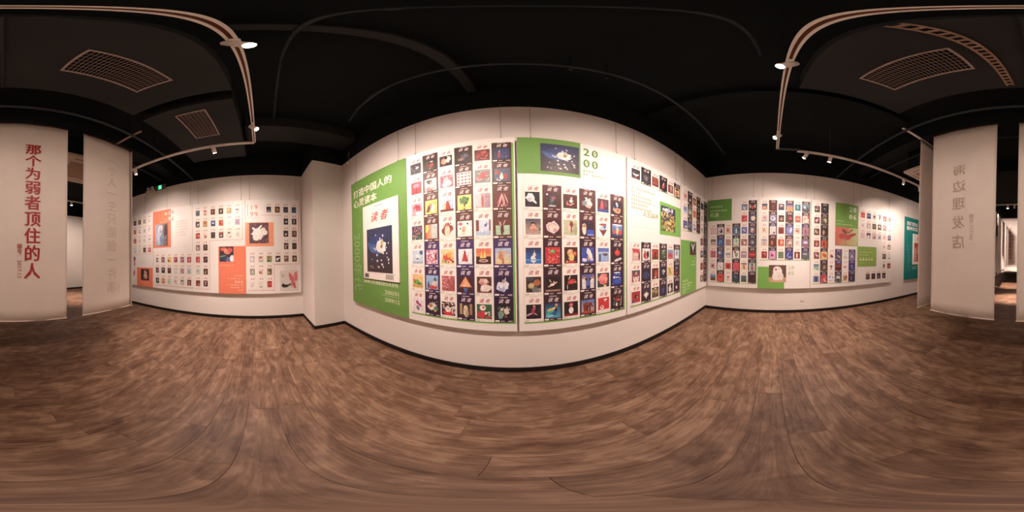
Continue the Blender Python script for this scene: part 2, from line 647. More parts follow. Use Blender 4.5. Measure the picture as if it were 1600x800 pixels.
# ================================================================== STRUCTURE
def planks():
    fl = struct('floor', 'brown aged oak plank floor', MB().box(XL - 0.1, XR + 0.1, YFAR, YF + 0.1, -0.1, -0.010), mat('subfloor', '4a3629', 0.9))
    PW_, PL_ = 0.2, 1.22
    rnd = random.Random(4)
    cells = []
    y = YF - PW_
    while y > YFAR + 0.01:
        x = XL - rnd.uniform(0, PL_)
        while x < XR:
            a, b = max(x, XL), min(x + PL_, XR)
            if b - a > 0.03:
                cells.append((a, b, y))
            x += PL_
        y -= PW_
    cells.sort(key=lambda c: math.hypot((c[0] + c[1]) / 2, c[2] + 0.1))
    cells = [c for c in cells if not (c[0] < XS - 0.1 and c[2] < YB - 0.3)]
    cache = {}

    def plank_mb(wd):
        mb = MB()
        e = 0.0005
        mb.v = [(e, e, -0.01), (wd - e, e, -0.01), (wd - e, PW_ - e, -0.01), (e, PW_ - e, -0.01),
                (e, e, -0.0015), (wd - e, e, -0.0015), (wd - e, PW_ - e, -0.0015), (e, PW_ - e, -0.0015),
                (2 * e, 2 * e, 0), (wd - 2 * e, 2 * e, 0), (wd - 2 * e, PW_ - 2 * e, 0), (2 * e, PW_ - 2 * e, 0)]
        for k in (0, 4):
            for i in range(4):
                j = (i + 1) % 4
                mb.f.append((k + i, k + j, k + 4 + j, k + 4 + i))
        mb.f.append((8, 9, 10, 11))
        mb.mi = [0] * len(mb.f)
        return mb
    far = MB()
    for i, (a, b, y) in enumerate(cells):
        wd = round(b - a, 3)
        if i < 300:
            if wd not in cache:
                m = plank_mb(wd).mesh('plank')
                m.materials.append(WOOD)
                cache[wd] = m
            link('plank', cache[wd], fl, (a, y, 0))
        else:
            p = plank_mb(wd)
            n = len(far.v)
            far.v += [(q[0] + a, q[1] + y, q[2]) for q in p.v]
            far.f += [tuple(n + q for q in f) for f in p.f]
            far.mi += p.mi
    tag(far.build('far_planks', WOOD, fl), kind='stuff')


planks()


def wall(name, label, x0, x1, y0, y1, side):
    o = struct(name, label, MB().box(x0, x1, y0, y1, -0.1, ZW), M_WALL)
    t = 0.03
    bx = [x0, x1, y0, y1]
    # the black paint above starts a little behind the white lining
    i, s = {'F': (2, 1), 'L': (1, -1), 'R': (0, 1), 'B': (3, -1)}[side]
    bx[i] += s * t
    MB().box(*bx, ZW, ZC + 0.1).build('upper_band', M_BLACK, o)
    return o


wall('wall_front', 'white front wall hung with green boards', XL - 0.12, XR + 0.12, YF, YF + 0.12, 'F')
wall('wall_left', 'white wall hung with coral boards', XL - 0.12, XL, YB, YF + 0.12, 'L')
wall('wall_right', 'white wall hung with green and teal boards', XR, XR + 0.12, YFAR, YF + 0.12, 'R')
wall('wall_back', 'plain white wall behind the hanging banners', XL - 0.12, XS, YB - 0.12, YB, 'B')
wall('wall_hall', 'white side wall of the deep hall', XS - 0.12, XS, YFAR, YB - 0.12, 'L')
wall('wall_far', 'white end wall of the deep hall', XS - 0.12, XR + 0.12, YFAR - 0.12, YFAR, 'B')
pil = struct('wall_pillar', 'square white pillar in the corner', MB().box(XL, -3.003, 1.04, YF, -0.05, ZW), M_WALL, 'pillar')
MB().box(XL, -3.03, 1.07, YF, ZW, ZC + 0.05).build('upper_band', M_BLACK, pil)
struct('ceiling', 'black painted concrete ceiling', MB().box(XL - 0.12, XR + 0.12, YFAR - 0.12, YF + 0.12, ZC, ZC + 0.12), M_BLACK)

BH, BT = 0.075, 0.013


def base(side, x0, x1, y0, y1):
    struct('baseboard_' + side, 'black skirting along the foot of the wall', MB().cbox(x0, x1, y0, y1, 0, BH, 0.002), M_BASE, 'baseboard')


base('front', -3.003 + BT, XR - BT, YF - BT, YF)
base('left', XL, XL + BT, YB, 1.04 - BT)
base('right', XR - BT, XR, YFAR, YF - BT)
base('back', XL + BT, XS, YB, YB + BT)
base('pillar_face', XL, -3.003 + BT, 1.04 - BT, 1.04)
base('pillar_side', -3.003, -3.003 + BT, 1.04, YF - BT)

# ================================================================== BOARDS ON THE FRONT WALL
GREEN, GREEN2 = '6f9c4f', '7db35a'
FLOWER = '2c3864-3a2226|e 3a5c9c 30 55 30 10 -25|e 26407e 45 75 35 9 10|e 4468a8 22 52 14 6 -30|s ece0e0 20 50 50 46 44 2.6|b eceae4 60 58 20 16|b e4e2da 55 61 13 11|b f0eeea 68 54 10 10|b c8b888 63 62 5 9|b 8a7040 62 57 4 4|e f0f0ec 52 66 8 4 30|s f4ecec 9 50 30 44 25 2.2'

b1 = Board('green title board with one big magazine cover on a raised white card', 'F', -2.56, 1.28, color=C(GREEN, 0.5))
b1.text('打造中国人的', 0.075, 2.605, 0.16, 'f4f0dc', align='LEFT', weight=0.004)
b1.text('心灵读本', 0.075, 2.405, 0.16, 'f4f0dc', align='LEFT', weight=0.004)
card = MB().cbox(0.375, 1.15, -0.022, -0.0, 1.14, 2.34, 0.002).build('cover_card', M_PAPER, b1.o)
picture(card, FLOWER, 0.475, 1.035, 1.255, 1.93, -0.022)
lettering(card, '读 者', 0.76, 2.05, 0.165, C('c84a40'), y=-0.0235, name='masthead', weight=0.003, shear=0.3)
MB().box(0.66, 0.86, -0.0226, -0.022, 2.272, 2.29).build('caption_line', C('a8b4c0'), card)
mb_ = MB()
mb_.box(0.41, 0.51, -0.0228, -0.022, 1.16, 1.225)
for q in range(9):
    mb_.box(0.9 + q * 0.017, 0.9 + q * 0.017 + 0.009, -0.0228, -0.022, 1.165, 1.235)
tag(mb_.build('barcode', C('6a6264'), card), kind='stuff')
MB().box(0.42, 1.09, -0.0226, -0.022, 1.241, 1.244).build('rule', C('a09890'), card)
vt = lettering(b1.o, '2000年代', 0.075, 1.40, 0.255, C('93b877'), y=-0.0025, weight=0.002)
vt.rotation_euler = (0, R(90), 0)
for t_, u_ in (('2000年1月', 0.335), ('《读者》', 0.585), ('改为半月刊', 0.80)):
    b1.text(t_, u_, 1.065, 0.062, 'eef0d4', align='LEFT', weight=0.001)
b1.text('2000/01', 1.135, 0.94, 0.088, 'e8efd0', align='RIGHT')
b1.text('2009/12', 1.135, 0.825, 0.088, 'e8efd0', align='RIGHT')
b1.block(0.79, 1.135, 0.916, 0.919, 'e8efd0', -0.0005, 0.0015, 'rule')

b2 = Board('board covered by seven full rows of magazine covers beside the green title board', 'F', -1.275, 1.283)
b2.rect(0, 6, 0, 7, GREEN2)
B2 = [
 ['2c2a34|s b8b8c4 24 50 42 45 40 3|b e8ecf4 64 56 15 11 25', '2a1d1a|b b4281e 62 42 20 17|b c8beb4 62 76 17 8|b 5a3020 25 55 14 30|s d8c8a0 5 60 16 25 8 3',
  '4a2a1e|b d89a78 34 48 22 30|b f0e8e0 66 60 24 34|b 2a1a18 52 78 15 15|r 3a1c14 50 8 50 9|b e8b898 50 42 8 16', '3c302e|b 8a7068 35 38 28 14|b 6a6a7a 62 66 30 20|b a08070 30 30 14 8|s 585058 10 60 70 30 20 6',
  '6a1414|s b82c22 22 50 50 44 42 8|s e05a48 9 50 50 40 38 6|s f4d0b8 7 50 50 40 40 2.4', '2c3460|r 39427a 60 50 38 42|b c03a2c 34 38 8 30|b e0a070 38 68 4 12|s 8894c0 6 70 20 20 10 3'],
 ['e02c34|b c87aa0 50 70 36 17|s e8a8c8 10 50 70 34 14 5|r 6a1a20 50 28 5 22|s b01c28 5 80 20 14 12 5', 'f0e4d8|b 2a2018 42 76 30 14|e e0a890 52 60 15 15|b d87878 45 14 38 18|b c8d0a0 62 30 15 16|e 2a2018 36 66 12 10',
  'e0607a|b f4dcd8 52 36 38 36|b e8a8a0 50 66 14 16|s f8ece8 12 60 76 36 18 4|b c84860 16 60 12 28', 'f8f0e8|k e04a3a 4 4', '8a8a80|b d83c48 62 58 30 22|b e88890 28 32 20 18|s f0e4e0 10 50 50 42 40 4|r b82c34 55 40 30 4',
  '5a6480|b b04830 18 70 16 18|b e8e8e0 45 36 13 26|b b84030 70 36 16 24|e d8b098 45 62 6 8|s f0f0f0 6 30 14 28 8 4'],
 ['b8b0c0|b d05060 52 62 38 30|b e0a0b0 34 30 14 30|r e8e8f4 70 16 30 13|b b04058 60 70 20 14', 'c8dc70|b 8a5048 34 44 17 34 -25|b f0f4f0 62 40 14 32|b d89080 46 62 12 16|e b8cc60 80 80 18 16',
  'b8d4e8|t b83c3c 56 48 30 46|b e8c880 34 36 9 30|r 7a3a30 50 7 50 8|e f0d0b0 56 80 6 8', 'e4f080|b 6a9a5a 50 62 38 30|s 3a6a30 16 50 62 32 26 5|r 6a4a30 50 20 5 20|s f0e060 10 50 14 44 10 6',
  'c8b0b8|r e0d4d8 20 55 18 45|b c87058 48 46 9 46|e e0a088 47 84 6 9|r b898a8 80 50 16 50', '7a3a38|e f0c8c8 38 52 5 40 -14|e e89aa0 56 52 8 42 14|e e0d8c0 76 56 3 36 20|s f0b0b0 12 50 12 40 10 5|e d06070 26 40 5 26 -20'],
 ['4a5070|s 58a050 26 60 26 38 24 7|s e05040 16 45 50 40 34 6|s f0e8e0 8 60 70 36 22 4|s f0b0c0 8 30 20 24 16 5', 'e85040>c8e0e8|b f8e040 12 68 18 32|b f0a060 30 20 20 22|e f0d8c8 62 50 12 50',
  'f8f0e8|b a04040 50 52 40 48|e f0d8b0 50 42 20 42|r f4e8d8 50 6 22 8|s c87868 8 50 86 30 8 5', 'fcf8f4|b e06868 20 82 17 12|e 2a2a40 70 82 6 6|b e8c080 44 48 16 22|e d88870 42 36 8 10|e 3a3040 20 52 5 5|b f0d8a0 40 20 14 12',
  'd8e4f4|r 8a4848 10 64 11 36|r 9a5a58 95 64 6 36|e 5068b0 66 70 9 16|e e8f0fc 60 78 9 8|r b8d0e8 50 12 50 13', '7a4038|r b0d8b0 50 30 46 30|b 6a3038 46 34 13 33|e c8a8a0 32 74 4 16 25|e c8a8a0 60 78 4 18 -25|s d8c0b0 6 46 74 20 10 3'],
 ['c8dcf0|e 5868a8 88 88 20 20|b f0f8fc 48 58 22 15|b 304848 48 38 13 6|r a8c0d8 50 8 50 9|s e8f4fc 8 40 50 30 20 3', 'd890b0|s f8f0e8 26 50 50 44 44 7|s e04060 22 50 50 44 44 5|b 30204a 84 52 8 28|s f0b8a0 10 50 50 40 40 6',
  'f8d8a0|b e84838 34 44 18 30|b f0a830 66 62 22 22|s f8f0a0 12 60 76 34 20 5|s 60a050 6 20 16 20 12 5|s e05030 10 60 26 34 20 6', 'f0f4f8|t c83440 48 58 24 40|e 8a2030 46 80 6 8|s c85060 9 50 20 36 16 3|r b83040 66 40 2 24 -25',
  'e8604a-f0b848|r 4a2420 50 24 50 25|t f4d050 36 60 12 22|t f8e070 58 64 10 24|e f0d0c8 50 22 30 10|e 8a4038 50 22 22 5', 'a8c0e8-f0d890|b d88858 36 48 17 26|e e8b080 60 70 20 6 18|e d89060 34 72 12 10|b c87848 48 20 8 22'],
 ['f4c878|b 50b040 42 46 32 20|s 88d060 8 45 50 26 12 5|b e05030 16 56 8 12|r d8a850 50 18 50 9|b 389038 70 34 20 8', '98c0e8|t 506880 78 62 42 32|b d8c8c0 72 44 28 20|b d04038 62 14 36 13|e 304858 18 30 5 30|s f0e8e0 8 40 40 30 10 4|e b83830 28 26 5 20',
  'c05858|s e8a0a0 26 40 50 36 44 6|s f0c8c0 8 30 60 24 34 4|s 983c40 10 70 40 26 36 7', '4a1c18|t f09868 50 64 50 36|b 4070c0 50 16 16 20|e e8f0fc 50 36 5 6|t f8b880 50 58 30 24|r 7a2c20 50 30 50 4',
  '5a3028|b e0a8a0 46 68 36 26|b f0e0d8 62 30 40 26|e d08880 36 58 12 12|e f0d8d0 60 74 14 10|r 8a4a40 50 4 50 5', '2c1c40|b e8e8f8 44 42 40 32|b c0a8a0 52 72 14 12|e d8c8c8 60 84 4 12 -15|b b0b8e0 38 30 22 20|e f4f4fc 34 46 12 14'],
 ['f0e8f0|e c03868 40 68 12 15|e c83060 68 46 12 13|b 708078 45 20 15 22|e a83060 52 58 8 10|r 809088 46 40 2 18', '2a1a30|b f0e4d0 48 52 45 30|b c07040 30 60 15 20|b 409088 76 38 20 18|s d8d0d0 9 60 80 34 12 4|b e0b040 70 20 15 9',
  '4a1418|s f0e0d8 28 50 70 46 26 6|b e02028 50 22 40 23|b f8f0e8 50 42 21 20|s 4a1418 5 50 44 12 8 2.4|s f0e0d8 14 88 40 10 30 5', '3c281c|r c0a070 14 60 9 40|r a88858 86 60 9 40|b e0c8a0 50 46 20 42|e f0d8b8 44 76 9 11|b c8a880 60 30 12 26',
  '2c6a3c|b d82030 30 30 28 28|e f4ece4 40 76 21 19|e d02030 44 80 8 6|s f4f0e8 8 70 30 22 22 5|b d02030 80 14 18 10|e f0e8e0 60 40 9 9', '1c1820|b 78a8a0 28 34 20 30|b e0d8c0 66 56 18 26|s d08050 7 60 40 36 34 5|b 406048 20 76 16 14|b e8e0d0 36 70 10 9|s f4f0ec 6 60 70 30 22 4']]
b2.covers(0, 6, B2, paper=lambda r, c: ('4a3632', '5c4440', '664a46', '664a46', '50406a', '48365a', '3e2a42')[r])

b3 = Board('white board headed 2000 with wide flower picture on green above thirty covers', 'F', 0.03, 1.295)
b3.block(0.0, 0.67, 2.385, ZB1, GREEN)
picture(b3.o, FLOWER, 0.235, 0.652, 2.428, 2.84, -0.002, 'photo_print')
b3.year('20', '00', 0.69, 2.735, 0.168, '5f8a3c')
b3.block(0.69, 1.26, 2.545, 2.547, 'c9c2b4', name='rule')
b3.small_print(0.70, 2.49, [0.17], '9fb884', 0.03)
b3.small_print(0.70, 2.44, [0.30], '9fb884', 0.03)
b3.rect(0, 6, 0, 5, GREEN2)
B3 = [
 ['1e1a22|b e8ecf0 38 60 34 28|e e8ecf0 62 36 22 8 -40|e f4f4f8 40 78 22 9 -25|e c8ccd8 30 46 16 12|s 6a6878 8 40 14 30 10 3', '4a2424|e e8ecff 16 88 7 6|b 4a4a88 52 76 24 5|b c85038 58 64 18 8|b 38586a 44 40 13 28|e c0c8d0 50 9 26 6|b 6a7a70 52 50 12 12',
  '5a2420|e e8b8b0 58 72 8 10|b f0e0d8 56 52 16 12|e d89090 28 34 5 16|e e0a8a0 60 30 20 5 20|e c87870 44 24 18 5 -20', '5a2a2c|b f0dcd8 52 50 42 30|r 8a9a98 28 48 20 15|b e8b8a8 64 26 20 12|s f8ece8 12 50 80 30 8 5',
  '5a2838|t e04048 38 52 24 46|r 4050a0 50 10 50 13|b 7a4060 70 60 14 26|e f06068 40 60 10 22', '2c1c38|b e0a070 50 28 40 24|e a0b8e0 50 72 11 18|s f0d8c0 9 50 34 34 22 5|b c85838 56 32 18 12|e d8e4f8 42 84 5 9'],
 ['484e68-c8a898|e 2a1c1a 50 68 16 11|b e8a888 50 40 28 16|e e0a080 50 57 13 13|s c8b8b8 8 70 40 26 8 5|e d88868 50 30 20 8', '4a2428|b f0d4d4 50 46 46 44|b e0b0b4 48 50 32 30|b f4e0dc 52 46 24 22|e f0d898 52 50 12 12|e e8c0c0 30 70 14 10 30|b d8a0a4 70 30 14 14',
  'c8c8a0|e e8b0a0 46 56 20 24|b 8a4030 56 70 16 22|b a8b088 84 40 16 40|e f0d0c0 40 50 12 14|b b85848 56 36 7 26', '3a2038|b f0e0c8 22 46 20 36|t b88858 24 70 20 12|r 4058d0 72 22 28 20|r 8aa0f0 72 8 28 5|e 584078 60 88 4 4',
  'f8f8fc|b b05048 50 88 34 10|v 8a3830 50 26 34 26|b c0d8f0 48 60 24 18|b 6a7ab8 62 70 12 14', '7aa0e8-2c2448|b e05060 28 42 26 16|b d8404c 76 40 22 17|b e8e070 50 46 10 30|e f0f4f8 50 94 46 6|s f0f0f8 6 50 70 14 16 4'],
 ['241a48-3080d8|b f0ece4 50 26 17 28|e e8e4dc 56 56 10 12|t f4f0e8 56 76 3 12|r 5ab0f0 50 24 50 3', 'd02028|s f07868 26 50 44 46 42 7|s 8a1418 14 50 44 44 42 4|b 50b850 50 74 20 11|b 8ad878 46 76 8 6',
  '4a2018|b e8a050 46 62 24 26|b f0d070 54 36 20 24|e d04038 80 60 14 16|b c83830 50 8 46 9|b f0c0a0 40 76 14 12|s e8c880 7 50 40 30 30 5', '3c50b4|b f4ece4 62 58 19 40 22|b e8e0f8 20 18 22 12|e d8a878 54 30 8 20|e c8d4f8 80 20 14 10|e f0e8e0 48 90 8 6',
  '4868c8-a0b8e0|r 98b8e8 50 34 50 30|b 504860 66 54 24 13|r 404860 18 28 7 28|r b8c8d8 50 66 46 5|e 6a5a60 60 50 12 6', '3a1c28|e e0303c 50 64 27 21|e f05858 44 68 10 9|b d8dce0 56 14 40 11 14|e d8c8b8 48 92 2 10 10'],
 ['3c2a24|e c8b070 34 44 22 18 20|e b8683c 72 62 24 21|e 7a7c78 60 18 22 18|e 4a4858 24 86 26 14|e 9a9490 92 14 14 14|e d8c890 32 46 10 8', '241214|e e8c0a8 48 46 36 6 28|b f0e0d0 46 46 15 10|e d8a890 56 62 5 7|e e8c0a8 32 70 3 14 35|r b8886a 50 5 50 6',
  '281012|b d02820 56 56 36 16 10|e e8b8a0 40 84 4 15 -30|e e8c8b8 24 24 3 16|b e84038 50 54 18 10|e d8a890 84 52 8 4', '5868b0|r e8e0dc 18 40 14 40|r e8e0dc 82 40 14 40|e 5a2c20 34 66 12 7 -45|e 5a2c20 66 66 12 7 45|e c87a50 14 78 10 10|e c87a50 86 78 10 10|e 202848 50 12 12 9',
  '384048|b f08078 50 56 46 40|e f8a090 38 66 18 18|e f8988c 66 56 20 18|e f0d850 62 8 12 9|e e86c68 48 34 18 16', '1c2c88|e e0ecfc 50 94 34 5|s e8f0fc 16 50 50 44 36 4|b 3858c8 50 30 40 20|b f4f8fc 20 60 8 10|b dce8fc 50 60 26 5'],
 ['201418|b c04858 50 66 11 28 -20|e e0a0b8 24 34 24 6 22|e d88890 58 36 20 5 -30|e e0a0a0 52 88 6 8|b a03048 46 50 12 14|e 4a2848 88 60 6 26 -20', '14205a-40b0d0|b e8d060 38 58 34 9 14|e e89070 72 86 10 9|b 2860a8 52 34 24 18|b f0e090 62 64 16 10|e 30c0b0 30 40 26 8 20|b 101c40 70 56 10 14|e 90e0f0 30 16 26 8',
  '24100f|e f0f0f0 50 40 17 24|b d8302c 50 80 16 14|r 8a1414 50 8 50 9|e f8c8c0 50 72 10 8|b b82420 50 68 12 5', '4878c0-e0b0a0|b 7a2418 50 62 34 20|b 8a3020 26 40 14 34|r 6a1c14 44 28 8 22|e 7a2418 82 52 12 6 -30|r c04830 50 6 50 8|b a84028 46 70 18 9|r 6a1c14 64 30 6 18',
  'e01c20|e f8ece0 34 24 17 16|e c82020 34 28 8 8|b f8f0e8 66 82 15 7|e f4e4dc 62 74 4 10|r f8ece0 50 3 50 4', '281418|s c83830 10 50 50 34 40 6|b f0e8e0 44 26 10 16|e c0b0b8 90 50 4 40 -8|b 407870 18 40 9 18|s f0e0c0 8 50 50 34 40 4|b d84838 56 60 14 12']]
b3.covers(0, 4, B3, paper=lambda r, c: '5c3a3c' if r < 2 else '46303a')

b4 = Board('board with top strip of six covers, sunflower picture and eighteen covers below', 'F', 1.345, 1.28)
b4.rect(0, 6, 6, 7, 'b4c69a', 0.006, 0.01)
b4.covers(0, 6, [['1a1420|c f0ece0 50 62 38 30|b b05030 52 24 14 8|r 5a2c20 50 6 50 7', '2a2230|b 5a5060 44 50 30 30|b 7a7080 52 40 14 22|s c8b8b8 6 50 40 30 34 3', '7a2018|s c05838 16 50 50 42 42 9|r 4a1410 50 50 3 46|s d89870 6 50 50 40 40 5',
  '241820|b d03838 44 34 22 26|b e8a898 50 62 14 14|e f0c8b0 56 78 8 8|s 7890b0 4 70 30 16 26 4', '8a5048|b c89080 50 50 24 40|b 6a2c28 30 40 12 36|e e0b8a0 60 70 12 14', 'e0c890|b c85838 50 30 30 24|b 2a1c18 50 80 34 14|b e8a060 60 52 16 18|s 5a2018 6 50 26 30 20 5']], paper='2c1e22')
b4.block(0.66, 1.28, 1.80, 2.36, GREEN2)
picture(b4.o, '3c3460-4a5a38|b f4f0f0 40 86 26 8|s e8e4f0 8 40 86 36 9 6|s e8c050 60 50 36 46 34 5|s f0dc90 40 50 40 46 36 4|s 5a3a20 44 50 36 46 34 2.6|s 7a9a50 16 50 12 46 12 5', 0.69, 1.10, 1.866, 2.295, -0.002, 'photo_print')
b4.small_print(0.07, 2.42, [0.50, 0.2, 0.42, 0.5, 0.36, 0.42], 'a8a884', 0.035, 0.06)
b4.text('人生品评', 0.62, 2.04, 0.085, '8fa060', align='RIGHT', weight=0.001)
b4.block(0.06, 0.60, 1.87, 1.872, 'd0cabc', name='rule')
b4.rect(0, 6, 0, 3, GREEN2)
B4 = [
 ['e0b0b0|b c03038 46 78 40 20|e f0d0c8 46 46 22 26|s e05058 10 50 80 42 16 6|b 5a2820 88 40 10 34|e c04040 46 34 9 4', 'f0ece8|b d03038 34 48 20 40|b 201c20 70 48 16 40|s d03038 5 50 16 40 10 5', 'a02820|b 5a1c14 50 40 12 34|s d05030 12 50 60 40 30 7|r 6a4a20 50 8 50 9', '2c5030|s e0e4d8 16 50 56 38 36 6|s c03840 10 60 46 30 34 5|s 60a060 12 40 50 38 40 6', '80a8d8-c84030|b c83028 50 40 46 20|s e8a090 9 50 34 42 20 6', 'c0d8e8|b b03038 50 62 12 22|e e0b8a8 50 80 6 7|r e8f0f4 50 14 40 14'],
 ['485868-c83c40|e e0b8a8 52 74 12 14|b c03038 50 44 30 12|r f4f0f0 26 22 7 26 12|r f4f0f0 42 22 6 24 -14|r f4f0f0 58 22 6 24 14|r f4f0f0 74 22 7 26 -12', '2c1c34|e 4868a8 50 46 38 28|e 2c1c34 50 46 30 22|e 5878b8 48 46 6 16', '5a1c14|b c04830 62 46 26 34|b e0a080 50 14 20 14|s e07048 6 60 60 24 26 5', '2c2038|b e0dcd8 56 56 26 20|b a8a0a8 50 46 16 22|e c86858 60 60 6 6', 'e0c878|b b09040 40 50 10 40 20|e 8a6a30 46 60 4 34 25|b f0dca0 70 70 16 16', '3a1c28|b 4878d0 46 80 24 12|s d04838 12 50 36 40 28 8|b f0f0f4 52 74 10 6'],
 ['c0282c|b 30181c 56 56 26 18 -20|b 4060a8 16 14 18 14|e e8a090 66 46 8 8|e e8c8b8 60 58 4 6', '3a1c24|z f0ece4 50 52 40 26|e e8d0c0 50 78 5 7|r 4a3050 50 90 50 10|b f4f0e8 50 40 14 26', '8a7838-5a4828|s e0c870 18 50 56 44 22 6|r 2c2440 50 92 50 9|s 4a3820 10 50 30 44 24 6|b f0f0f4 50 88 20 5', '302038|b 4048a0 46 52 24 30|s 7880d0 6 50 50 24 30 4', '302020|b f0ece8 40 40 22 36|e e8e0dc 46 74 12 14|b c8b8b0 66 30 10 24', '2c1824|e f0b8c0 46 40 16 18|e f8e0e0 46 40 8 9|s c86878 5 50 70 30 18 3']]
b4.covers(0, 2, B4, paper='4a3440')

b5 = Board('board ending at the room corner with crescent moon picture on a tall green panel', 'F', 2.645, 1.262)
b5.rect(0, 6, 4, 7, 'b4c69a', 0.005, 0.012)
D1 = lambda n: '2c1c20|b %s 50 50 26 30|s %s 6' % n
B5 = [
 ['e8c8c0|b c84838 50 60 30 30|s f4e8e4 8', '2a2028|b d8d0d0 46 36 24 16|b 8a4030 60 70 14 12', 'b85a38|b e0a060 50 46 30 26|r 6a3020 50 88 50 12', '2c1c20|b c8a080 52 36 18 20', '282838|b 4a5878 50 50 24 26', '201c1c|b b09a80 60 34 20 20'],
 ['6a90d0-e8e8f0|b 4060a8 50 60 36 20|s f0f4fc 6', '8a9a88|b d8dcd0 50 50 34 20|b 4a3a48 50 14 34 14', 'd85038-f0a060|b e0704a 50 40 40 26', '2a1c20|b d8b090 50 50 14 14|b 7a4030 40 28 20 12', 'f0ece8|b 2c2428 50 56 14 36|e 2c2428 50 16 26 8', '1c1a1c|b 5a5048 60 30 24 20'],
 ['4a4888|b e8e0d0 60 26 30 16|b 6a70b0 40 66 26 20', '4a5a80|s d8e0f0 16|b 2c3458 50 16 40 14', 'd8dce8|b c83848 40 76 16 16|b 5868a0 60 30 30 18', '3a2020|b a04038 50 50 28 20', 'e8e0dc|b 6a3838 50 56 34 10|b 2c2024 50 30 10 26', '2a2420|b c0b890 70 30 12 34']]
for r_, row_ in enumerate(B5):
    for c_, sp_ in enumerate(row_):
        b5.cover(c_, 6 - r_, sp_, 'w' if c_ % 2 == 0 else 'd', paper='3a2628')
b5.covers(4, 3, [['7a4a40|b c89080|s 4a2020 6', '2c1c20|b 8a6a58 50 40 20 30'], ['5a5870|b d8d0d8 50 56 24 24|r 3a3848 50 10 50 10', '2a1c2c|e e8e8f0 50 24 14 10'], ['8a4030|b c06848 50 50 30 26|r 4a1c18 50 50 4 46', '3a1c18|b d06030 40 50 20 30'], ['6a4838|b f0e8d8 50 46 20 34|e e0c8b0 50 80 8 8', '2c1c20|b b8846a 56 50 14 34']], paper='3a2628')
b5.block(0.0, 0.66, ZB0, 1.76, GREEN2)
picture(b5.o, '2c2030-3a2028|v f0f0f4 50 62 34 30|v 2c2434 50 78 20 22|b c05058 52 26 16 9|r 5a2028 50 8 50 9', 0.36, 0.62, 1.46, 1.73, -0.002, 'photo_print')
b5.small_print(0.62, 1.38, [0.1, 0.2, 0.24], 'd4e4b8', 0.03, 0.07, 'R')
b5.small_print(0.06, 0.93, [0.24], 'dcebc0', 0.04, 0.07)
b5.small_print(0.06, 0.86, [0.44, 0.38, 0.32, 0.2], 'dcebc0', 0.035, 0.055)

# ================================================================== BOARDS ON THE RIGHT WALL
KW = dict(pw=0.138, ph=0.168, pz=-0.03, small=True, dpw=(0.156, 0.195, -0.03))
PAPER_R = lambda r, c: ('443850', '4c3a42', '40364e', '54404a')[(r * 3 + c) % 4]
r1 = Board('board beside the room corner with short green text block at its top', 'R', 1.617, 1.283, wires=(0.1, -0.12))
r1.block(0.0, 0.63, 2.335, 2.915, '5f8f45')
r1.small_print(0.06, 2.70, [0.36], 'c4d8ae', 0.05)
r1.small_print(0.06, 2.59, [0.46], 'c4d8ae', 0.05)
r1.text('机遇', 0.06, 2.45, 0.12, 'd3e2c0', align='LEFT')
r1.block(0.06, 0.46, 2.29, 2.292, 'cfc8bc', name='rule')
r1.rect(4, 6, 0, 7, 'a8c088', 0.012, 0.012)
r1.rect(0, 4, 0, 5, 'a8c088', 0.0, 0.012)
r1.covers(0, 4, [
 ['f4ece4|k d83830 3 3', 'e8e4e4|b 404058 50 50 30 34|s 2c2838 8|b f4f0f0 40 60 12 18', 'f0c8c4|b d83c48 40 56 24 30|s e88888 8', '5a88b0|b d8e8f0 50 44 14 34|b 2c5878 80 60 14 30'],
 ['2c2430-e8d8d0|b c8a898 50 34 34 16|b f0e8e4 50 50 16 14', '3868b8|b 90c0e8 46 50 26 28|s 1c3878 10|b 203c80 50 44 12 16', 'c89888|s 8a4038 14|s e8d0b8 10|s 588050 5', 'c8e8d0|b 3a8a58 50 64 8 24 -20|b e8b8a8 50 14 46 14|b f0f4e8 30 50 14 20'],
 ['d06878|s f0b8c0 14|s a83048 8', '3860a0|b e8e4e0 40 70 26 22|b c84838 30 26 22 16|e 2c2430 46 66 8 8', 'f4f0ec|b 504850 20 50 8 34|b 504850 80 50 8 34|b 685860 50 54 14 20|r d898a0 50 8 40 5', 'f0f0e8|b c83848 36 80 20 14|b 384838 46 40 8 34 15|b 507850 66 50 10 24'],
 ['e8d0d0|z b83040 46 50 38 34|b 5a1c24 60 50 14 14|s d88890 6', 'f4f0f0|b e0a0b0 60 34 16 14|b a8c8e0 40 50 14 14', 'e03438|b 5a1418 50 46 12 30|r f8e4e0 50 6 46 5', 'e03848|e f06878 50 50 40 40|e c82838 50 50 24 24|b e85060 50 50 12 12'],
 ['5aa0e0-6a4a30|r 6a4a30 50 22 50 23|b 8ac0f0 50 80 40 10', 'e84838|v 6a1c14 50 56 34 16|b c83028 50 50 16 14', 'f4e8dc|b c85038 56 70 24 14|r 8a5038 46 34 3 34|b b84838 50 24 14 5', '2c3c60|b 506890 46 66 30 14|b 3a5030 50 18 46 18|s 9ab0d0 6']], paper=PAPER_R, **KW)
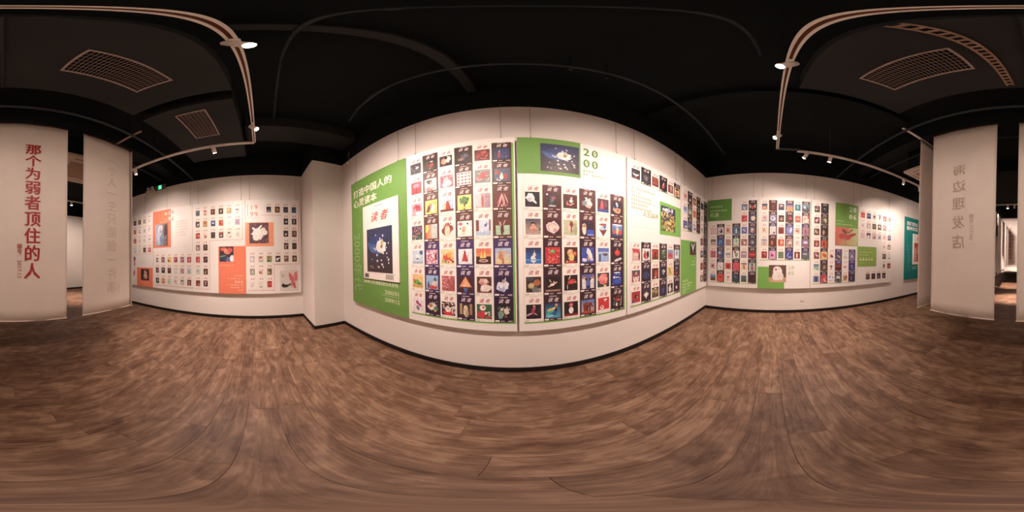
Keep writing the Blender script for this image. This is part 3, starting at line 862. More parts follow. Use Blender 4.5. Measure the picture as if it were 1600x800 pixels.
r1.covers(4, 6, [
 ['8890b0|b d8dcec 46 40 26 30|b 404870 56 60 8 20', '2c2c30|h d84038 48 48 32 30|e f4f4f4 12 60 6 30|e f4f4f4 86 60 6 30'], ['d84858|b a83040 30 60 16 22|b e88088 60 40 26 16', '5a5878|b f0e4d0 56 50 36 34|b f0c0a8 60 46 16 14'], ['7078c0|e e8ecfc 46 50 36 7 -35|b 9098d8 60 70 26 14', '585880|b e8b8a0 50 50 30 34|b f0d8c8 40 60 14 12|b c86850 60 34 16 12'],
 ['a86858|b f0d8d0 60 40 26 24|e d8a090 40 70 20 14', '5a4858|b 8898a0 50 50 30 26|b e0e4e8 60 46 8 10'], ['b890a0|s 684050 12|b e8d8e0 50 60 34 14', '8a3040|h e83848 20 50 18 22|h e83848 50 50 18 22|h e83848 80 50 18 22'], ['f0d8b8|b d88858 46 50 24 34|r 6a2c18 50 92 50 8|b c05830 60 30 10 14', 'b8c8c0|b b84048 50 34 22 34|e 2c2024 50 80 14 12|b d86868 44 50 10 14'],
 ['3880a0-2c5838|b 7a4858 46 62 26 18|b 306838 50 14 46 15', '3a1c20|s b04038 4 50 46 40 6 4|r 4a2428 50 10 46 9']], paper=PAPER_R, **KW)

r2 = Board('white board with white chick picture at its foot and 2005 beside it', 'R', 0.328, 1.275, wires=(0.1, -0.12))
r2.rect(0, 6, 2, 7, '9cbc80', 0.012, 0.014)
r2.covers(0, 6, [
 ['3a5878-e0a890|r d88868 50 30 50 14|b e8d8d0 46 40 24 8|r 2c4868 50 90 50 10', '5a2420|b 7a3c30 50 46 18 34|s a87858 6 50 50 20 30 4', '4a3040|b d8a8b0 50 70 34 14|b 70586a 36 46 10 22|r 2c2430 50 14 50 14', '3858b0-e8a040|r e09040 50 22 50 24|e 4a2018 50 34 6 9|r 2c3870 50 88 50 12', '2c6878|b 50c0c8 50 56 20 34|b 208078 50 14 40 14', '6a90b8-3a2830|b c8e0f0 30 62 20 16|b 2c3850 64 44 22 14|b 90b8d0 40 46 28 8'],
 ['e8c8cc|b c898a8 52 60 24 28|r b8c0b8 50 10 50 10', '8a88b0|e e8e4f4 50 50 40 30 -20|e a098c0 44 54 26 16 -20', '4a2420|b d8c0a8 50 44 8 34|b 8a5848 26 40 14 26|b a87060 74 40 12 26', '4a3430|e e83830 62 56 22 20|r 6a4038 30 40 20 40', 'c86050|b e8a878 50 50 40 14|b 8a9860 50 40 46 5|r d87868 50 90 46 9', 'e8d8cc|r d84848 88 80 12 18|b d0a898 40 50 30 34|b f0e8e0 50 30 20 14'],
 ['f4e0d0|b c87858 36 56 12 34 -20|b e8b898 60 40 24 14', 'e8e4dc|s a8a098 10|b 784840 70 20 20 12', '8a3028|r 6a2018 50 50 50 12|s c87858 8 50 52 40 14 5|r c04840 50 90 46 9', '8888c8|e e0e4fc 70 56 16 34 -20|b a0a0d8 34 60 24 20', 'f0d8c8|b d84838 46 50 36 14|b b89088 50 84 44 8|b e8a088 60 30 24 10', 'b88898|s d0a8b0 10|b a06878 50 40 24 30'],
 ['c8c8d8-e8c0a8|b 585060 50 34 8 12|b 9898a8 50 84 40 12', '6a2c28|b d88858 40 46 16 32|s 4a7040 7|b c85838 30 30 12 14', 'e05038|b f0b888 56 50 24 36|b c82818 20 50 16 44|e f4d0b0 52 60 10 12', 'c09898|b f0e0b8 60 50 24 20|b 5a4038 60 24 8 14|b 8a7090 30 70 20 16', 'f4ece8|b e8b8b0 44 50 26 28|s c86870 8|s 98a870 4', '9080a8|b e8e8f4 50 58 40 14|b b05868 50 24 44 14'],
 ['a83838|b d87868 56 60 26 20|b 7a2020 34 36 16 24', 'e8a8d0|b c83898 46 50 26 28|b f0d0e8 60 70 16 12|b 8a2868 40 40 9 10', '7a9068|k 5a7048 4 4', '3848a0|e e8e8f0 30 56 4 34 -25|b 9098c8 60 24 34 12|b 8a6850 60 90 24 5', '7a3828|b f4e8dc 46 46 16 38|e d89878 60 60 9 12', '6a6878|b d8c8c8 46 66 34 9|b 507058 50 26 46 22']], paper=lambda r, c: ('5c3c38', '5c4248', '504868', '5c3e3e', '4a3a5c')[r], **KW)
r2.block(0.0, 0.64, ZB0, 1.19, GREEN2)
picture(r2.o, '6a4840|r d8a078 50 14 50 15|e f4f0ec 52 34 33 32|e f6f2ee 50 62 27 28|e f8f4f0 48 76 23 17|t e05048 37 74 9 7 100|e e87a68 42 75 6 6|e 3a2c28 60 78 2.6 3|e f0e4dc 62 34 16 22 10|b e8b090 50 6 46 7', 0.27, 0.686, 0.815, 1.233, -0.002, 'photo_print')
r2.year('20', '05', 0.725, 1.13, 0.13, 'b4bc94')
r2.block(0.74, 1.22, 0.91, 0.912, 'd6cfc4', name='rule')
r2.block(0.74, 1.22, 0.84, 0.842, 'd6cfc4', name='rule')

r3 = Board('board headed 2006 with a pink lily picture under green', 'R', -0.957, 1.318, wires=(0.08, -0.14))
r3.rect(0, 2, 0, 7, '9cbc80', 0.012, 0.012)
r3.rect(2, 6, 0, 3, '9cbc80', 0.012, 0.012)
r3.covers(0, 6, [
 ['4a302c|b e8e0d8 40 46 34 8|b 8a7068 50 70 40 10|s c8b8a8 6', '282028|b a098a8 46 62 20 12|b 504858 60 40 16 20'], ['7a3840|b f0d8d8 40 46 24 24|b c09090 70 66 20 16', '6a5848|b d8cbb0 60 50 30 34|t 4a4838 46 40 20 30'], ['6a4838|b f0e0d0 34 60 14 24|b c89878 60 40 20 20', '3a2820|b d8a878 36 50 20 34|b 6a4030 74 50 14 30'],
 ['8a4038|b f0c8b0 50 50 20 34|e c87058 50 60 26 18', 'd85838|b 4a3820 46 50 14 34|b 785828 56 40 10 20'], ['8a4848|b e8b0b0 40 60 12 26|b f0d0d0 66 46 16 16', 'f0c878|b e06030 50 56 30 28|b 6a1c18 76 46 10 16'], ['38688a-c8e8d0|b 60c0c0 60 26 40 18 -15|b d8e0e8 30 20 26 10|s e8a0b0 5', '5a4838|b a88860 56 50 24 26|b d8c8a8 50 40 8 10'],
 ['6878b0|b 28303c 50 48 16 44|r 90a0d0 50 6 46 5', 'e05050|b c83038 34 70 26 24|v e8a898 60 34 20 26|b f4d0c8 76 20 16 14']], paper='443440', **KW)
r3.covers(2, 2, [
 ['f4e8e4|e d83848 50 56 26 12|b 5a2828 60 34 26 16|b d87880 34 40 12 16', '6a5878|e d8a878 56 40 40 10 -30|e e8c8a8 60 36 24 5 -30|b 4a3c58 40 74 24 10', 'f4f4f4|r 585858 50 34 36 4|r d89078 50 14 40 4|b e0e8f0 50 64 30 16', '8878b0|b f0e8f4 46 46 12 24|e f8f4f8 44 60 6 9|b b0a8d0 70 30 16 20'],
 ['f4f0ec|e 5a3030 50 62 26 18|b d84858 50 26 18 14|e a08070 50 62 10 9', '8a3028|r 5a1c18 50 30 46 20|s d8a878 8 50 62 40 8 5', 'f4f0f0|h e84058 40 46 24 20|b e86878 70 56 18 12', '40388a|e f0ecf4 56 50 4 40 18|b c8c0e0 36 62 8 8'],
 ['e8f0fc|b 90a0d0 30 80 20 14|b 304878 84 70 9 20|r f4d8d0 50 16 46 14', '688078|b e8e4e4 50 60 34 26|b 3a4048 50 26 26 20|e d86868 40 60 5 6', 'e8b888|b c07848 46 56 26 28|b 4a3820 80 60 12 34|e 5a2c20 50 26 14 10', '38305a|b a87058 46 44 16 34|b 8a4838 56 60 10 14']], paper=lambda r, c: ('584c6c', '4c447a', '4a3c5c')[r], **KW)
r3.block(0.645, 1.318, 1.745, 2.917, '77a352')
r3.year('20', '06', 1.03, 2.70, 0.2, 'eef2dc')
r3.small_print(0.68, 2.40, [0.24], 'd8e6c0', 0.03)
r3.small_print(0.68, 2.31, [0.5], 'd8e6c0', 0.03)
picture(r3.o, 'd8604a>c8d890|r e87060 30 86 30 14|e c84848 36 50 22 16|e d05850 50 44 18 14|e b83c40 70 58 26 8 25|e 7a5a48 40 78 8 16 40|e 8a7058 66 80 4 20 -40|r a08860 46 18 1.4 24|e c85048 58 50 14 8 -20', 0.648, 1.312, 1.755, 2.24, -0.002, 'photo_print')

r4 = Board('board with a small square green text panel and three rows of pale covers', 'R', -2.288, 1.265, wires=(0.1, -0.12))
r4.rect(0, 6, 4, 7, 'd0d2c0', 0.004, 0.006)
KW4 = dict(KW)
KW4['dpw'] = (0.138, 0.168, -0.03)
ROWS4 = [
 ['e83830|b c02820 40 60 20 16|b f07860 60 40 20 12', '4a5878|e 3868a8 46 56 30 26|e a0b8d8 46 56 14 12|b 2c3450 50 16 40 12', 'd8c8c8|h 5a3c4a 46 50 32 30|s e8a8a8 5', 'e8e0d8|b 5a2c24 50 60 20 30|b 6a4438 46 26 12 18|r 382420 50 94 50 6', 'e85850|b f4c0b0 46 40 22 26|s c83028 6', 'f0b0a0|b e05850 50 56 20 30|b f8d8c8 30 40 12 20'],
 ['f4ecec|b d86868 50 46 26 10|e 4a3838 40 66 5 7|b e8a8a0 60 30 14 10', 'c8b0b0|b f0e8e8 50 36 30 24|b 6a4048 26 46 8 18', '5a5840|b 8a8860 50 50 26 30|s 3a3828 8', '6a4848|e e8d8d8 50 56 30 22|b 3a2028 46 40 14 14', 'e89088|b f4c8c0 46 56 26 26|b c85858 60 30 20 12', 'f4f0f0|b 90a0c0 50 14 44 10|b e8e0e8 50 60 30 20'],
 ['f0d0d0|s d890a0 10|s a8b8c0 6', '6a4858|r e8e0e4 50 24 46 24|b f4f0f0 50 46 12 24|b 4a3040 80 20 8 16', 'c8a8a8|b e8e8f0 40 70 30 14|b b86868 60 30 26 24', 'b8c8d0|b a86070 56 40 26 20|b e8d0c8 40 70 26 14', 'f4d0c0|b e8a088 50 50 30 30', '8878a0|b a898b8 50 60 40 24|r 685880 50 10 50 9']]
r4.covers(0, 6, ROWS4, mono=True, **KW4)
for jj in (1, 3):
    pass
r4.covers(4, 3, [['f4e8e4|b e0a0a0 40 50 26 30|b e8c0b8 66 56 14 20', 'a89890|b d8d0c8 56 40 26 24|b 786860 40 76 26 10'], ['7a6058|b a89080 40 60 26 14|r 4a3830 50 12 46 11', 'd8dce0|b 6a7078 56 16 34 10|b f0f4f8 40 60 24 14'], ['e8dcd0|e 3a2820 50 60 26 24|b 5a4030 40 26 12 20', 'a83830|b d87060 50 50 30 22|r 4a2848 50 88 46 9']], mono=True, **KW4)
r4.covers(1, 0, [['7a5858|s b89890 10|b 4a3038 50 30 30 20', '3a2430|b 5a4048 46 50 24 24', '4a3868|b b05848 50 34 30 18|b 283048 50 84 40 10', '4a3c40|e e8e4e0 50 46 26 5 30|b 201c20 30 70 18 14']], mono=True, **KW4)
r4.block(0.0, 0.65, 1.18, 1.75, '8fae5c')
r4.small_print(0.06, 1.58, [0.46], 'd4e2b4', 0.03)
r4.small_print(0.06, 1.50, [0.34], 'd4e2b4', 0.03)
r4.small_print(0.06, 1.36, [0.54], 'e4eec8', 0.085)
r4.small_print(0.06, 1.28, [0.18], 'd4e2b4', 0.03)

teal = Board('teal title board with white lettering and a red cover half hidden by a banner', 'R', -4.17, 1.28, color=C('1f7f7c', 0.5))
teal.text('我们塑造', 0.085, 2.64, 0.155, 'f0f4f0', align='LEFT', weight=0.004)
teal.text('精神家园', 0.085, 2.46, 0.155, 'f0f4f0', align='LEFT', weight=0.004)
card2 = MB().cbox(0.42, 1.18, -0.022, 0, 1.19, 2.34, 0.002).build('cover_card', M_PAPER, teal.o)
picture(card2, 'c83838|b e8a898 44 60 20 30|b f0d8c8 50 74 12 12|b 8a1c20 70 30 24 24|s e87868 8|r d8b8a0 12 40 8 34', 0.5, 1.1, 1.30, 2.0, -0.022)
lettering(card2, '读 者', 0.8, 2.1, 0.165, C('d86a60'), y=-0.0235, name='masthead', weight=0.003, shear=0.3)
vt = lettering(teal.o, '2010年代', 0.1, 1.44, 0.25, C('4c9c96'), y=-0.0025, weight=0.002)
vt.rotation_euler = (0, R(90), 0)
teal.small_print(0.42, 1.09, [0.5, 0.36], 'cfe6e0', 0.045, 0.07)

# ================================================================== BOARDS ON THE LEFT WALL
KL = dict(pw=0.112, ph=0.15, pz=-0.03, small=True)
CORAL, CORAL2 = 'e88468', 'eda07a'
l1 = Board('coral-lined board with a dark portrait on coral, partly behind the banner', 'L', -4.18, 1.272, wires=(0.25, -0.33))
l1.covers(2, 6, [
 ['3a2820|b b08868 46 50 20 24|b 1c1414 60 20 30 14', '6a4838|b c8a888 50 50 18 26|b 2c1c18 30 50 10 36', 'b8a8b0|s 4a3848 12|s 7a5060 6', 'f0ece8|b 8888a0 50 50 10 34|b d8d0d4 50 30 20 14'],
 ['d87858|b b04838 46 40 14 30|b 7a5040 30 70 16 18', 'f0e8e4|b c04840 50 30 20 20|e 8a5848 50 66 8 16', 'e8e0e4|b 9888a0 50 50 22 30|b d8a8b0 60 30 12 14', 'f4f0f0|r b89898 30 60 8 34|r a88888 56 84 30 6'],
 ['b04838|b e8a888 46 46 22 24|s 6a2018 6', 'f0e8e4|h c07060 46 46 36 34|h f0e8e4 46 50 26 24', 'f0ece8|b c89890 40 50 14 34|s a8b0a0 6', 'f4f0f0|b 7078a0 46 70 34 9|b c8c8d8 56 50 24 10'],
 ['c8dce8|b e8f0f4 46 50 26 34|b 384858 70 16 20 12', 'f4ece4|b b07858 40 40 8 26|s 8a6850 6 60 30 24 24 4', '6a3838|s d8b8b0 8|s 3a1c20 8', 'd87880|b f0c0c0 40 60 20 24|s 9a3040 6']], mono=True, **KL)
l1.frame(0.45, 1.25, CZ + CH * 3 - 0.003, 2.83)
l1.block(0.63, 1.265, ZB0, 1.235, CORAL)
picture(l1.o, '4a2420|e d89888 54 50 28 40 20|b 2c1410 22 60 20 40|e e8b8a8 56 56 18 24 20|e 3a1c18 58 60 7 4|b c84848 52 26 7 5|b 3a1814 86 60 12 34|e 3a1c18 44 66 6 3', 0.80, 1.125, 0.845, 1.195, -0.002, 'photo_print')
l1.small_print(0.82, 0.77, [0.3], 'f0b8a0', 0.03)
picture(l1.o, 'f0e8e4|b 3a2020 50 84 34 14|b d85048 50 62 26 14|e e8b0a0 60 74 14 8|b c83830 40 16 26 16', 0.47, 0.585, 0.95, 1.60, -0.0015, 'photo_print')
l1.small_print(0.75, 1.42, [0.3, 0.22], 'd8cfc8', 0.03, 0.06)

l2 = Board('coral-lined board headed 1996 with a pale blue feathered figure', 'L', -2.897, 1.235, wires=(0.47, -0.05))
l2.block(0.0, 0.605, 1.82, 2.91, CORAL)
l2.year('19', '96', 0.505, 2.735, 0.17, ('fae8dc', 'd89a84'), y=-0.004)
l2.small_print(0.5, 2.60, [0.13, 0.26], 'f4c8b0', 0.03, 0.06, 'R')
MB().cyl((0.45, -0.0035, 2.78), (0.45, -0.0015, 2.78), 0.04, seg=20).build('emblem', C('f0c8b4'), l2.o)
picture(l2.o, 'b8c0d8>6a5048|e d8e0f0 34 50 18 46 -8|e a8b8d8 46 52 12 44 -4|e c8d4ec 28 34 16 30 14|e 8098c8 50 24 12 24|e e0d8d8 52 82 10 12|s e8ecf8 18 30 40 26 36 4|s 7890b8 14 40 36 30 30 3|e 5a4048 84 66 12 30|s 98a8c8 10 74 26 18 22 4', 0.075, 0.505, 1.865, 2.50, -0.002, 'photo_print')
l2.small_print(0.76, 2.50, [0.34, 0.36, 0.36, 0.36, 0.3, 0.34], 'cfc4bc', 0.03, 0.075)
l2.block(0.62, 1.18, 1.80, 1.802, 'd8d0c8', name='rule')
l2.frame(0.06, 1.225, 0.745, 1.60)
l2.covers(0, 2, [
 ['e8dcd8|h 4a2c30 46 66 28 24|b 6a4a4c 50 20 34 16', '8a6068|b e0a8b0 46 50 20 26|s 4a3038 6', 'e8c050|b 5a2c1c 30 26 20 18|b f0d890 60 70 22 18', 'c84858|b 5a2028 76 36 18 26|b e89098 40 60 20 20', 'b06890|b e0b0c8 46 50 22 24|b 804068 70 30 14 16', 'c85860|b e8a0a0 50 50 24 26|b 8a3038 20 50 10 34'],
 ['5a3840|b d85068 60 50 20 34|b 8a7078 30 40 16 24', '2c2424|b f0ece8 46 66 22 16|b 406848 60 30 20 12', '4a2420|e d87868 50 70 20 14|b 7a2c24 40 36 20 20', 'e8e8e4|s 4a4848 12|b f8f4f4 50 46 18 26', 'd0a0a8|r b88088 50 50 40 5|r b88088 50 74 40 5|r b88088 50 26 40 5', 'c8d0d4|b 8aa0a8 50 50 22 30|b e8ecec 60 66 14 16'],
 ['282424|b e8e4e0 60 60 14 28|b 908888 30 30 12 18', 'e0885a|b f0c8a0 40 56 24 22|b 7a4028 66 26 14 16', 'd0dcd4|b a8c0b4 46 50 24 28|b e8f0e8 60 66 12 14', 'f0e0e0|b c86878 40 60 14 30|b e8a8b0 66 36 12 24', 'c8c4c0|b 3a3030 46 72 24 18|e f0dcd0 50 46 16 20', '6a2c2c|b d8685c 50 24 28 20|e e8b0a0 46 62 16 18']], mono=True, **KL)

l3 = Board('coral-lined board with red tulip picture above a coral text panel', 'L', -1.655, 1.328, wires=(0.16, -0.09))
l3.covers(0, 6, [
 ['485870|b 283448 50 46 30 34|b 687890 40 70 18 14', 'f0d8d0|b c83840 46 70 26 16|b a02830 50 14 34 11|b e0a098 50 44 18 10', '5a1c1c|e e8a080 50 60 12 24|b d04038 50 24 26 10', '4a2c28|b d8c8b0 50 50 16 26|b 7a5040 30 30 14 20', 'c8a868|b e8d8a8 40 60 18 26|b 8a6838 66 40 10 26', 'f4ece8|e 4a3030 30 60 14 20|e b84048 66 60 16 20|b d86050 50 12 34 8'],
 ['4a3838|b e8dcd8 60 46 22 16|b a89890 40 24 26 10', 'b89050|b d85030 46 70 26 18|b e8c890 50 30 26 12', '4870a0|e f0f0f4 46 52 26 14|b 2c2830 60 14 36 12|b 1c3858 26 30 12 24', 'e04830|b b02c1c 36 50 18 34|b f08868 66 60 14 22', 'f4f0ec|b b8a898 40 40 8 16|b e8e0d8 60 60 18 20', 'b898b0|r a888a8 50 50 46 4|r c8a8c0 50 70 46 4|r c0c8e8 50 8 46 7'],
 ['d85838|b 4858a8 40 16 30 14|b e8a088 60 56 20 14|b 3a2430 70 90 34 12', 'f4e8dc|t d05030 40 50 14 40|b c84838 60 34 20 20', '3a2824|s d8b8a8 14|s c83838 6', '4a3028|b e05848 50 84 46 18|e f0e8e0 50 38 24 12|b 7a5848 60 14 30 10', 'e8dcc8|b 7a5848 46 78 26 16|b f4ece0 50 40 26 24|b 5a4838 70 14 14 8', 'e8ece4|b c8b8b0 50 50 18 22|s a8b0a0 6']], mono=True, **KL)
l3.covers(0, 3, [
 ['a88088|b f0d8dc 46 40 18 26|b 704850 70 70 16 20', '4a2c28|b d8a888 50 66 18 10|b a06850 46 36 12 20'], ['d84848|b f09898 60 40 18 26|b a82830 26 60 14 24', '3a2028|b d05058 36 40 18 16|b e0a0a0 66 66 14 12'], ['dce4dc|b 3a4840 50 50 14 12|e a8b8ac 50 50 30 28|e dce4dc 50 50 22 20|b 485850 46 54 10 10', '4a2820|b e0b898 46 36 14 20|b c89878 60 66 12 12'], ['8a3030|b e08878 66 26 22 18|b 5a1c1c 30 70 20 18', '4a2024|e e8b0a0 50 70 22 14|e d89888 46 34 18 14']], mono=True, **KL)
l3.frame(0.04, 0.455, 0.735, 1.94)
l3.frame(0.455, 1.262, 1.94, 2.855)
l3.block(0.677, 1.328, ZB0, 1.787, CORAL)
picture(l3.o, '5a2c30-2c2c40|e e86850 30 82 24 12|e f08068 56 66 24 18|e d85848 74 76 18 16|e f09880 44 74 14 10|e 58a0a0 22 36 26 5 10|b 5878b8 62 16 24 16|e f0f4f8 90 20 16 22|e 384050 30 20 26 8', 0.705, 1.045, 1.425, 1.785, -0.002, 'photo_print')
l3.small_print(0.72, 1.33, [0.34], 'f6cdb8', 0.025)
l3.small_print(1.28, 1.08, [0.22, 0.4], 'f6cdb8', 0.03, 0.07, 'R')
l3.small_print(1.28, 0.92, [0.26], 'f8dccb', 0.06, 0.07, 'R')
l3.small_print(1.28, 0.86, [0.44, 0.32, 0.16], 'f6cdb8', 0.03, 0.065, 'R')
l3.small_print(0.56, 1.36, [0.06, 0.06, 0.06], 'd8cdc6', 0.03, 0.06)

l4 = Board('coral-lined board headed 1999 with a white blossom picture next to the pillar', 'L', -0.32, 1.30, wires=(0.1, -0.09))
l4.year('19', '99', 0.1, 2.67, 0.165, 'd8907c')
l4.block(0.05, 0.062, 2.52, 2.80, 'd8907c', name='rule')
l4.small_print(0.06, 2.45, [0.3], 'd8cdc6', 0.025)
l4.block(0.01, 0.66, 1.775, 2.345, CORAL2)
picture(l4.o, '6a4450|s 9a5868 16|s 4a3840 12|z fcfaf6 42 46 36 36|b fcfaf4 44 42 28 30|e f8f4ea 76 52 18 14|e f4ecd0 72 66 12 10|e fcf8f4 26 68 14 6 -40|e fcf8f4 56 78 14 5 50|s b87888 8 70 12 24 10 4', 0.088, 0.54, 1.845, 2.335, -0.002, 'photo_print')
l4.covers(2, 6, [['2c2c40|e d8e0e8 46 36 30 10|e 2c2c40 46 40 22 7|r a8b8c8 50 10 46 5', '5a3018|b d89858 46 56 18 24|b a06830 66 26 20 14|s e8c088 5', '383038|b 585868 50 46 24 24|s 7a7a88 5', '2c4870|b 3a8a9a 56 34 18 24|b 203058 30 60 14 30']], mono=True, **KL)
l4.covers(4, 5, [['2c2830|b d8d4d4 60 46 20 16|b 706878 30 36 14 24', '282020|b e8dccc 50 60 10 26 30|b c0a890 40 26 16 12'], ['3a2c34|e e0d4d0 50 44 20 26|e 4a3038 50 66 22 12|b 201820 70 16 14 14', '6a4038|b d8c8b8 60 46 8 40|b 2c2424 50 12 46 12|b b86848 26 60 10 28'], ['3a2420|b e8d8cc 36 40 10 34 20|b d89080 70 66 14 14|b 1c1414 60 26 14 18', '3c2420|b 5a3c34 50 50 24 26']], mono=True, **KL)
l4.covers(0, 2, [['d8c8cc|b f4f0f4 46 50 28 28|b b8a0a8 76 70 12 14', 'e0c8b8|b b84838 46 76 30 14|b f0dcc8 60 46 16 16|b a8c090 50 12 40 12', '7a9858|b d84840 50 66 28 18|b 406830 40 20 34 14|b f0d8d0 60 40 10 8', '3c2c2c|b f4f0ee 34 44 20 26|b d8d0d0 68 58 18 16', '8a6850|b e0c8a8 40 64 22 14|b 4a3028 60 36 24 12', '4a2c1c|e c8b078 50 50 28 26|e 8a7840 46 50 16 14'],
 ['a8988c|b e8ece4 50 50 12 34 -20|b 90c8a8 80 30 14 24', 'f0e0d8|b d84048 30 40 20 22|e d84048 66 56 6 36 -35|b 8a9870 60 26 18 14', '8a7848|b 5a3c24 56 60 20 24|b e0d0a0 30 40 14 20'],
 ['f4ece8|b 3a2c2c 34 24 18 6|b e0a0a0 56 50 10 14|r d89090 80 66 2 24', 'f4ece4|s b86860 8 50 66 30 24 5|b 2c2420 46 10 34 7', 'c83028|s f0a890 8 50 50 30 20 6|b a02018 50 80 40 12']], mono=True, **KL)
l4.frame(0.655, 1.255, 1.352, 2.86, t=0.008)
l4.frame(0.37, 0.85, 2.525, 2.53)
l4.frame(0.04, 0.655, 0.738, 1.352, t=0.008)
picture(l4.o, 'e4d8d0|b e0606a 60 66 12 24 20|b e87078 86 70 10 26|b d85860 74 34 10 24 15|b e88088 72 52 12 12|b 2a2224 24 26 20 9|b 2a2224 44 28 16 4 15|e 2a2224 16 34 5 5|r 2a2224 48 32 10 2 40|s 6a5a58 3 16 78 6 10 3|e 98584e 66 46 2 30 -20', 0.795, 1.235, 0.70, 1.20, -0.0015, 'photo_print')
l4.small_print(1.2, 1.29, [0.26, 0.3, 0.3], 'cfc0b8', 0.02, 0.04, 'R')


# ================================================================== HANGING BANNERS
def banner(label, loc, rz, width, z0=0.675, z1=3.68, wires=True, group='white hanging banners'):
    o = empty('hanging_banner', loc, rz)
    tag(o, label, 'banner', group)
    n, k = 22, 18
    mb = MB()
    rnd = random.Random(label)
    ph = rnd.uniform(0, 6)
    for side in (0, 1):
        for j in range(k + 1):
            z = z0 + (z1 - z0) * j / k
            for i in range(n + 1):
                u = width * i / n
                amp = 0.004 * (1 - 0.5 * j / k)
                y = amp * math.sin(u * 7 + ph + z * 0.7) + 0.003 * math.sin(u * 17 + z * 1.3)
                mb.v.append((u, y + (0.0 if side == 0 else 0.003), z))
    st = (n + 1) * (k + 1)
    for j in range(k):
        for i in range(n):
            a = j * (n + 1) + i
            mb.f.append((a, a + 1, a + n + 2, a + n + 1))
            mb.f.append((st + a, st + a + n + 1, st + a + n + 2, st + a + 1))
    rim = [j for j in range(n + 1)] + [(j + 1) * (n + 1) + n for j in range(k)] + [k * (n + 1) + n - 1 - i for i in range(n)] + [(k - 1 - j) * (n + 1) for j in range(k - 1)]
    for a, b in zip(rim, rim[1:] + rim[:1]):
        mb.f.append((b, a, st + a, st + b))
    mb.mi = [0] * len(mb.f)
    cl = mb.build('cloth', M_FABRIC, o)
    for p in cl.data.polygons:
        p.use_smooth = True
    MB().box(-0.008, width + 0.008, -0.006, 0.012, z1 - 0.012, z1 + 0.014).build('top_rod', mat('dark_rod', '4a3026', 0.5), o)
    MB().cyl((-0.004, 0.004, z0 + 0.006), (width + 0.004, 0.004, z0 + 0.006), 0.009, seg=10).build('bottom_rod', M_FABRIC, o)
    for u in ((0.12, width - 0.12) if wires else ()):
        MB().cyl((u, 0.003, z1 + 0.012), (u, 0.003, ZC), 0.0025, seg=6).build('hanging_wire', M_BLACK, o)
    return o


YBN = -2.0
PI = math.pi
ba = banner('white banner with red vertical characters facing the room', (0.13, YBN, 0), PI, 0.95)
RED = C('a0302c')
FAINT = C('b3a398', 0.8)
FAINT2 = C('d0c3b9', 0.8)


def column(parent, chars, u, z_top, pitch, size, material, **kw):
    for i, ch in enumerate(chars):
        lettering(parent, ch, u, z_top - i * pitch, size, material, y=-0.009, name='character', **kw)


column(ba, '那个为弱者顶住的人', 0.485, 3.02, 0.2195, 0.212, RED, weight=0.006)
column(ba, '期号', 0.325, 1.625, 0.066, 0.066, RED, weight=0.001)
t_ = lettering(ba, '：2017.13', 0.303, 1.55, 0.07, RED, y=-0.009, align='LEFT')
t_.rotation_euler = (0, R(90), 0)
bb = banner('white banner with very faint reversed characters next to the emergency light wall', (-1.06, YBN, 0), PI, 0.895)
column(bb, '一个人一生只能做一件事', 0.50, 3.14, 0.216, 0.20, FAINT2, mirror=True)
t_ = lettering(bb, '2017', 0.665, 1.10, 0.07, FAINT2, y=-0.009, align='LEFT', mirror=True)
t_.rotation_euler = (0, R(-90), 0)
bc = banner('white banner with five grey reversed characters showing through', (1.34, YBN, 0), PI, 0.935)
column(bc, '海边理发店', 0.43, 2.72, 0.272, 0.195, FAINT, mirror=True, weight=0.003)
column(bc, '期号', 0.615, 2.02, 0.066, 0.066, FAINT, mirror=True)
t_ = lettering(bc, '：2017.11', 0.595, 1.93, 0.064, FAINT, y=-0.009, align='RIGHT', mirror=True)
t_.rotation_euler = (0, R(90), 0)
banner('blank white banner turned edgewise behind the grey-lettered banner', (1.56, -1.97, 0), -PI / 2, 0.95, wires=False)
banner('blank white banner turned edgewise behind the faint-lettered banner', (-1.985, -1.97, 0), -PI / 2, 0.45)
# banners deeper in the hall
bf = banner('white banner with small orange vertical characters far down the hall', (1.6, -8.9, 0), PI, 1.3, 0.755, 3.72)
for i_ in range(9):      # writing too far away to read
    z_ = 3.05 - 0.2 * i_
    mk = MB().box(0.56, 0.72, -0.0095, -0.009, z_, z_ + 0.025).box(0.585, 0.7, -0.0095, -0.009, z_ + 0.06, z_ + 0.085).box(0.63, 0.655, -0.0095, -0.009, z_ + 0.02, z_ + 0.15).build('character', C('b87c58'), bf)
MB().box(0.84, 0.88, -0.0095, -0.009, 1.15, 1.8).build('caption_line', C('c8a48c'), bf)
banner('blank white banner edgewise on the left of the hall, nearest the room', (1.2, -5.3, 0), -PI / 2, 0.78, 0.82, 3.28)
banner('blank white banner edgewise in the hall, between two other banners', (1.2, -6.4, 0), -PI / 2, 0.85, 0.82, 3.28)
banner('blank white banner edgewise in the hall, closest to the orange-lettered banner', (1.2, -7.55, 0), -PI / 2, 0.85, 0.82, 3.28)

for x, y0, lab in ((1.565, -1.57, 'white rail above the grey-lettered banner'), (-1.66, -1.47, 'bronze rail above the faint-lettered banner')):
    o = empty('banner_rail', (x, y0, 3.70))
    tag(o, lab, 'rail', 'ceiling rails that carry the banners')
    MB().box(-0.016, 0.016, -1.4 if x > 0 else -0.93, 0, 0, 0.022).build('rail', M_TRAY if x < 0 else M_WHITE, o)
    for yy in (-0.25, -1.3 if x > 0 else -0.85):
        MB().cyl((0, yy, 0.02), (0, yy, ZC - 3.70), 0.004, seg=8).build('hanger', M_BLACK, o)


# ================================================================== TRACKS AND SPOTLIGHTS
ZT = 3.5


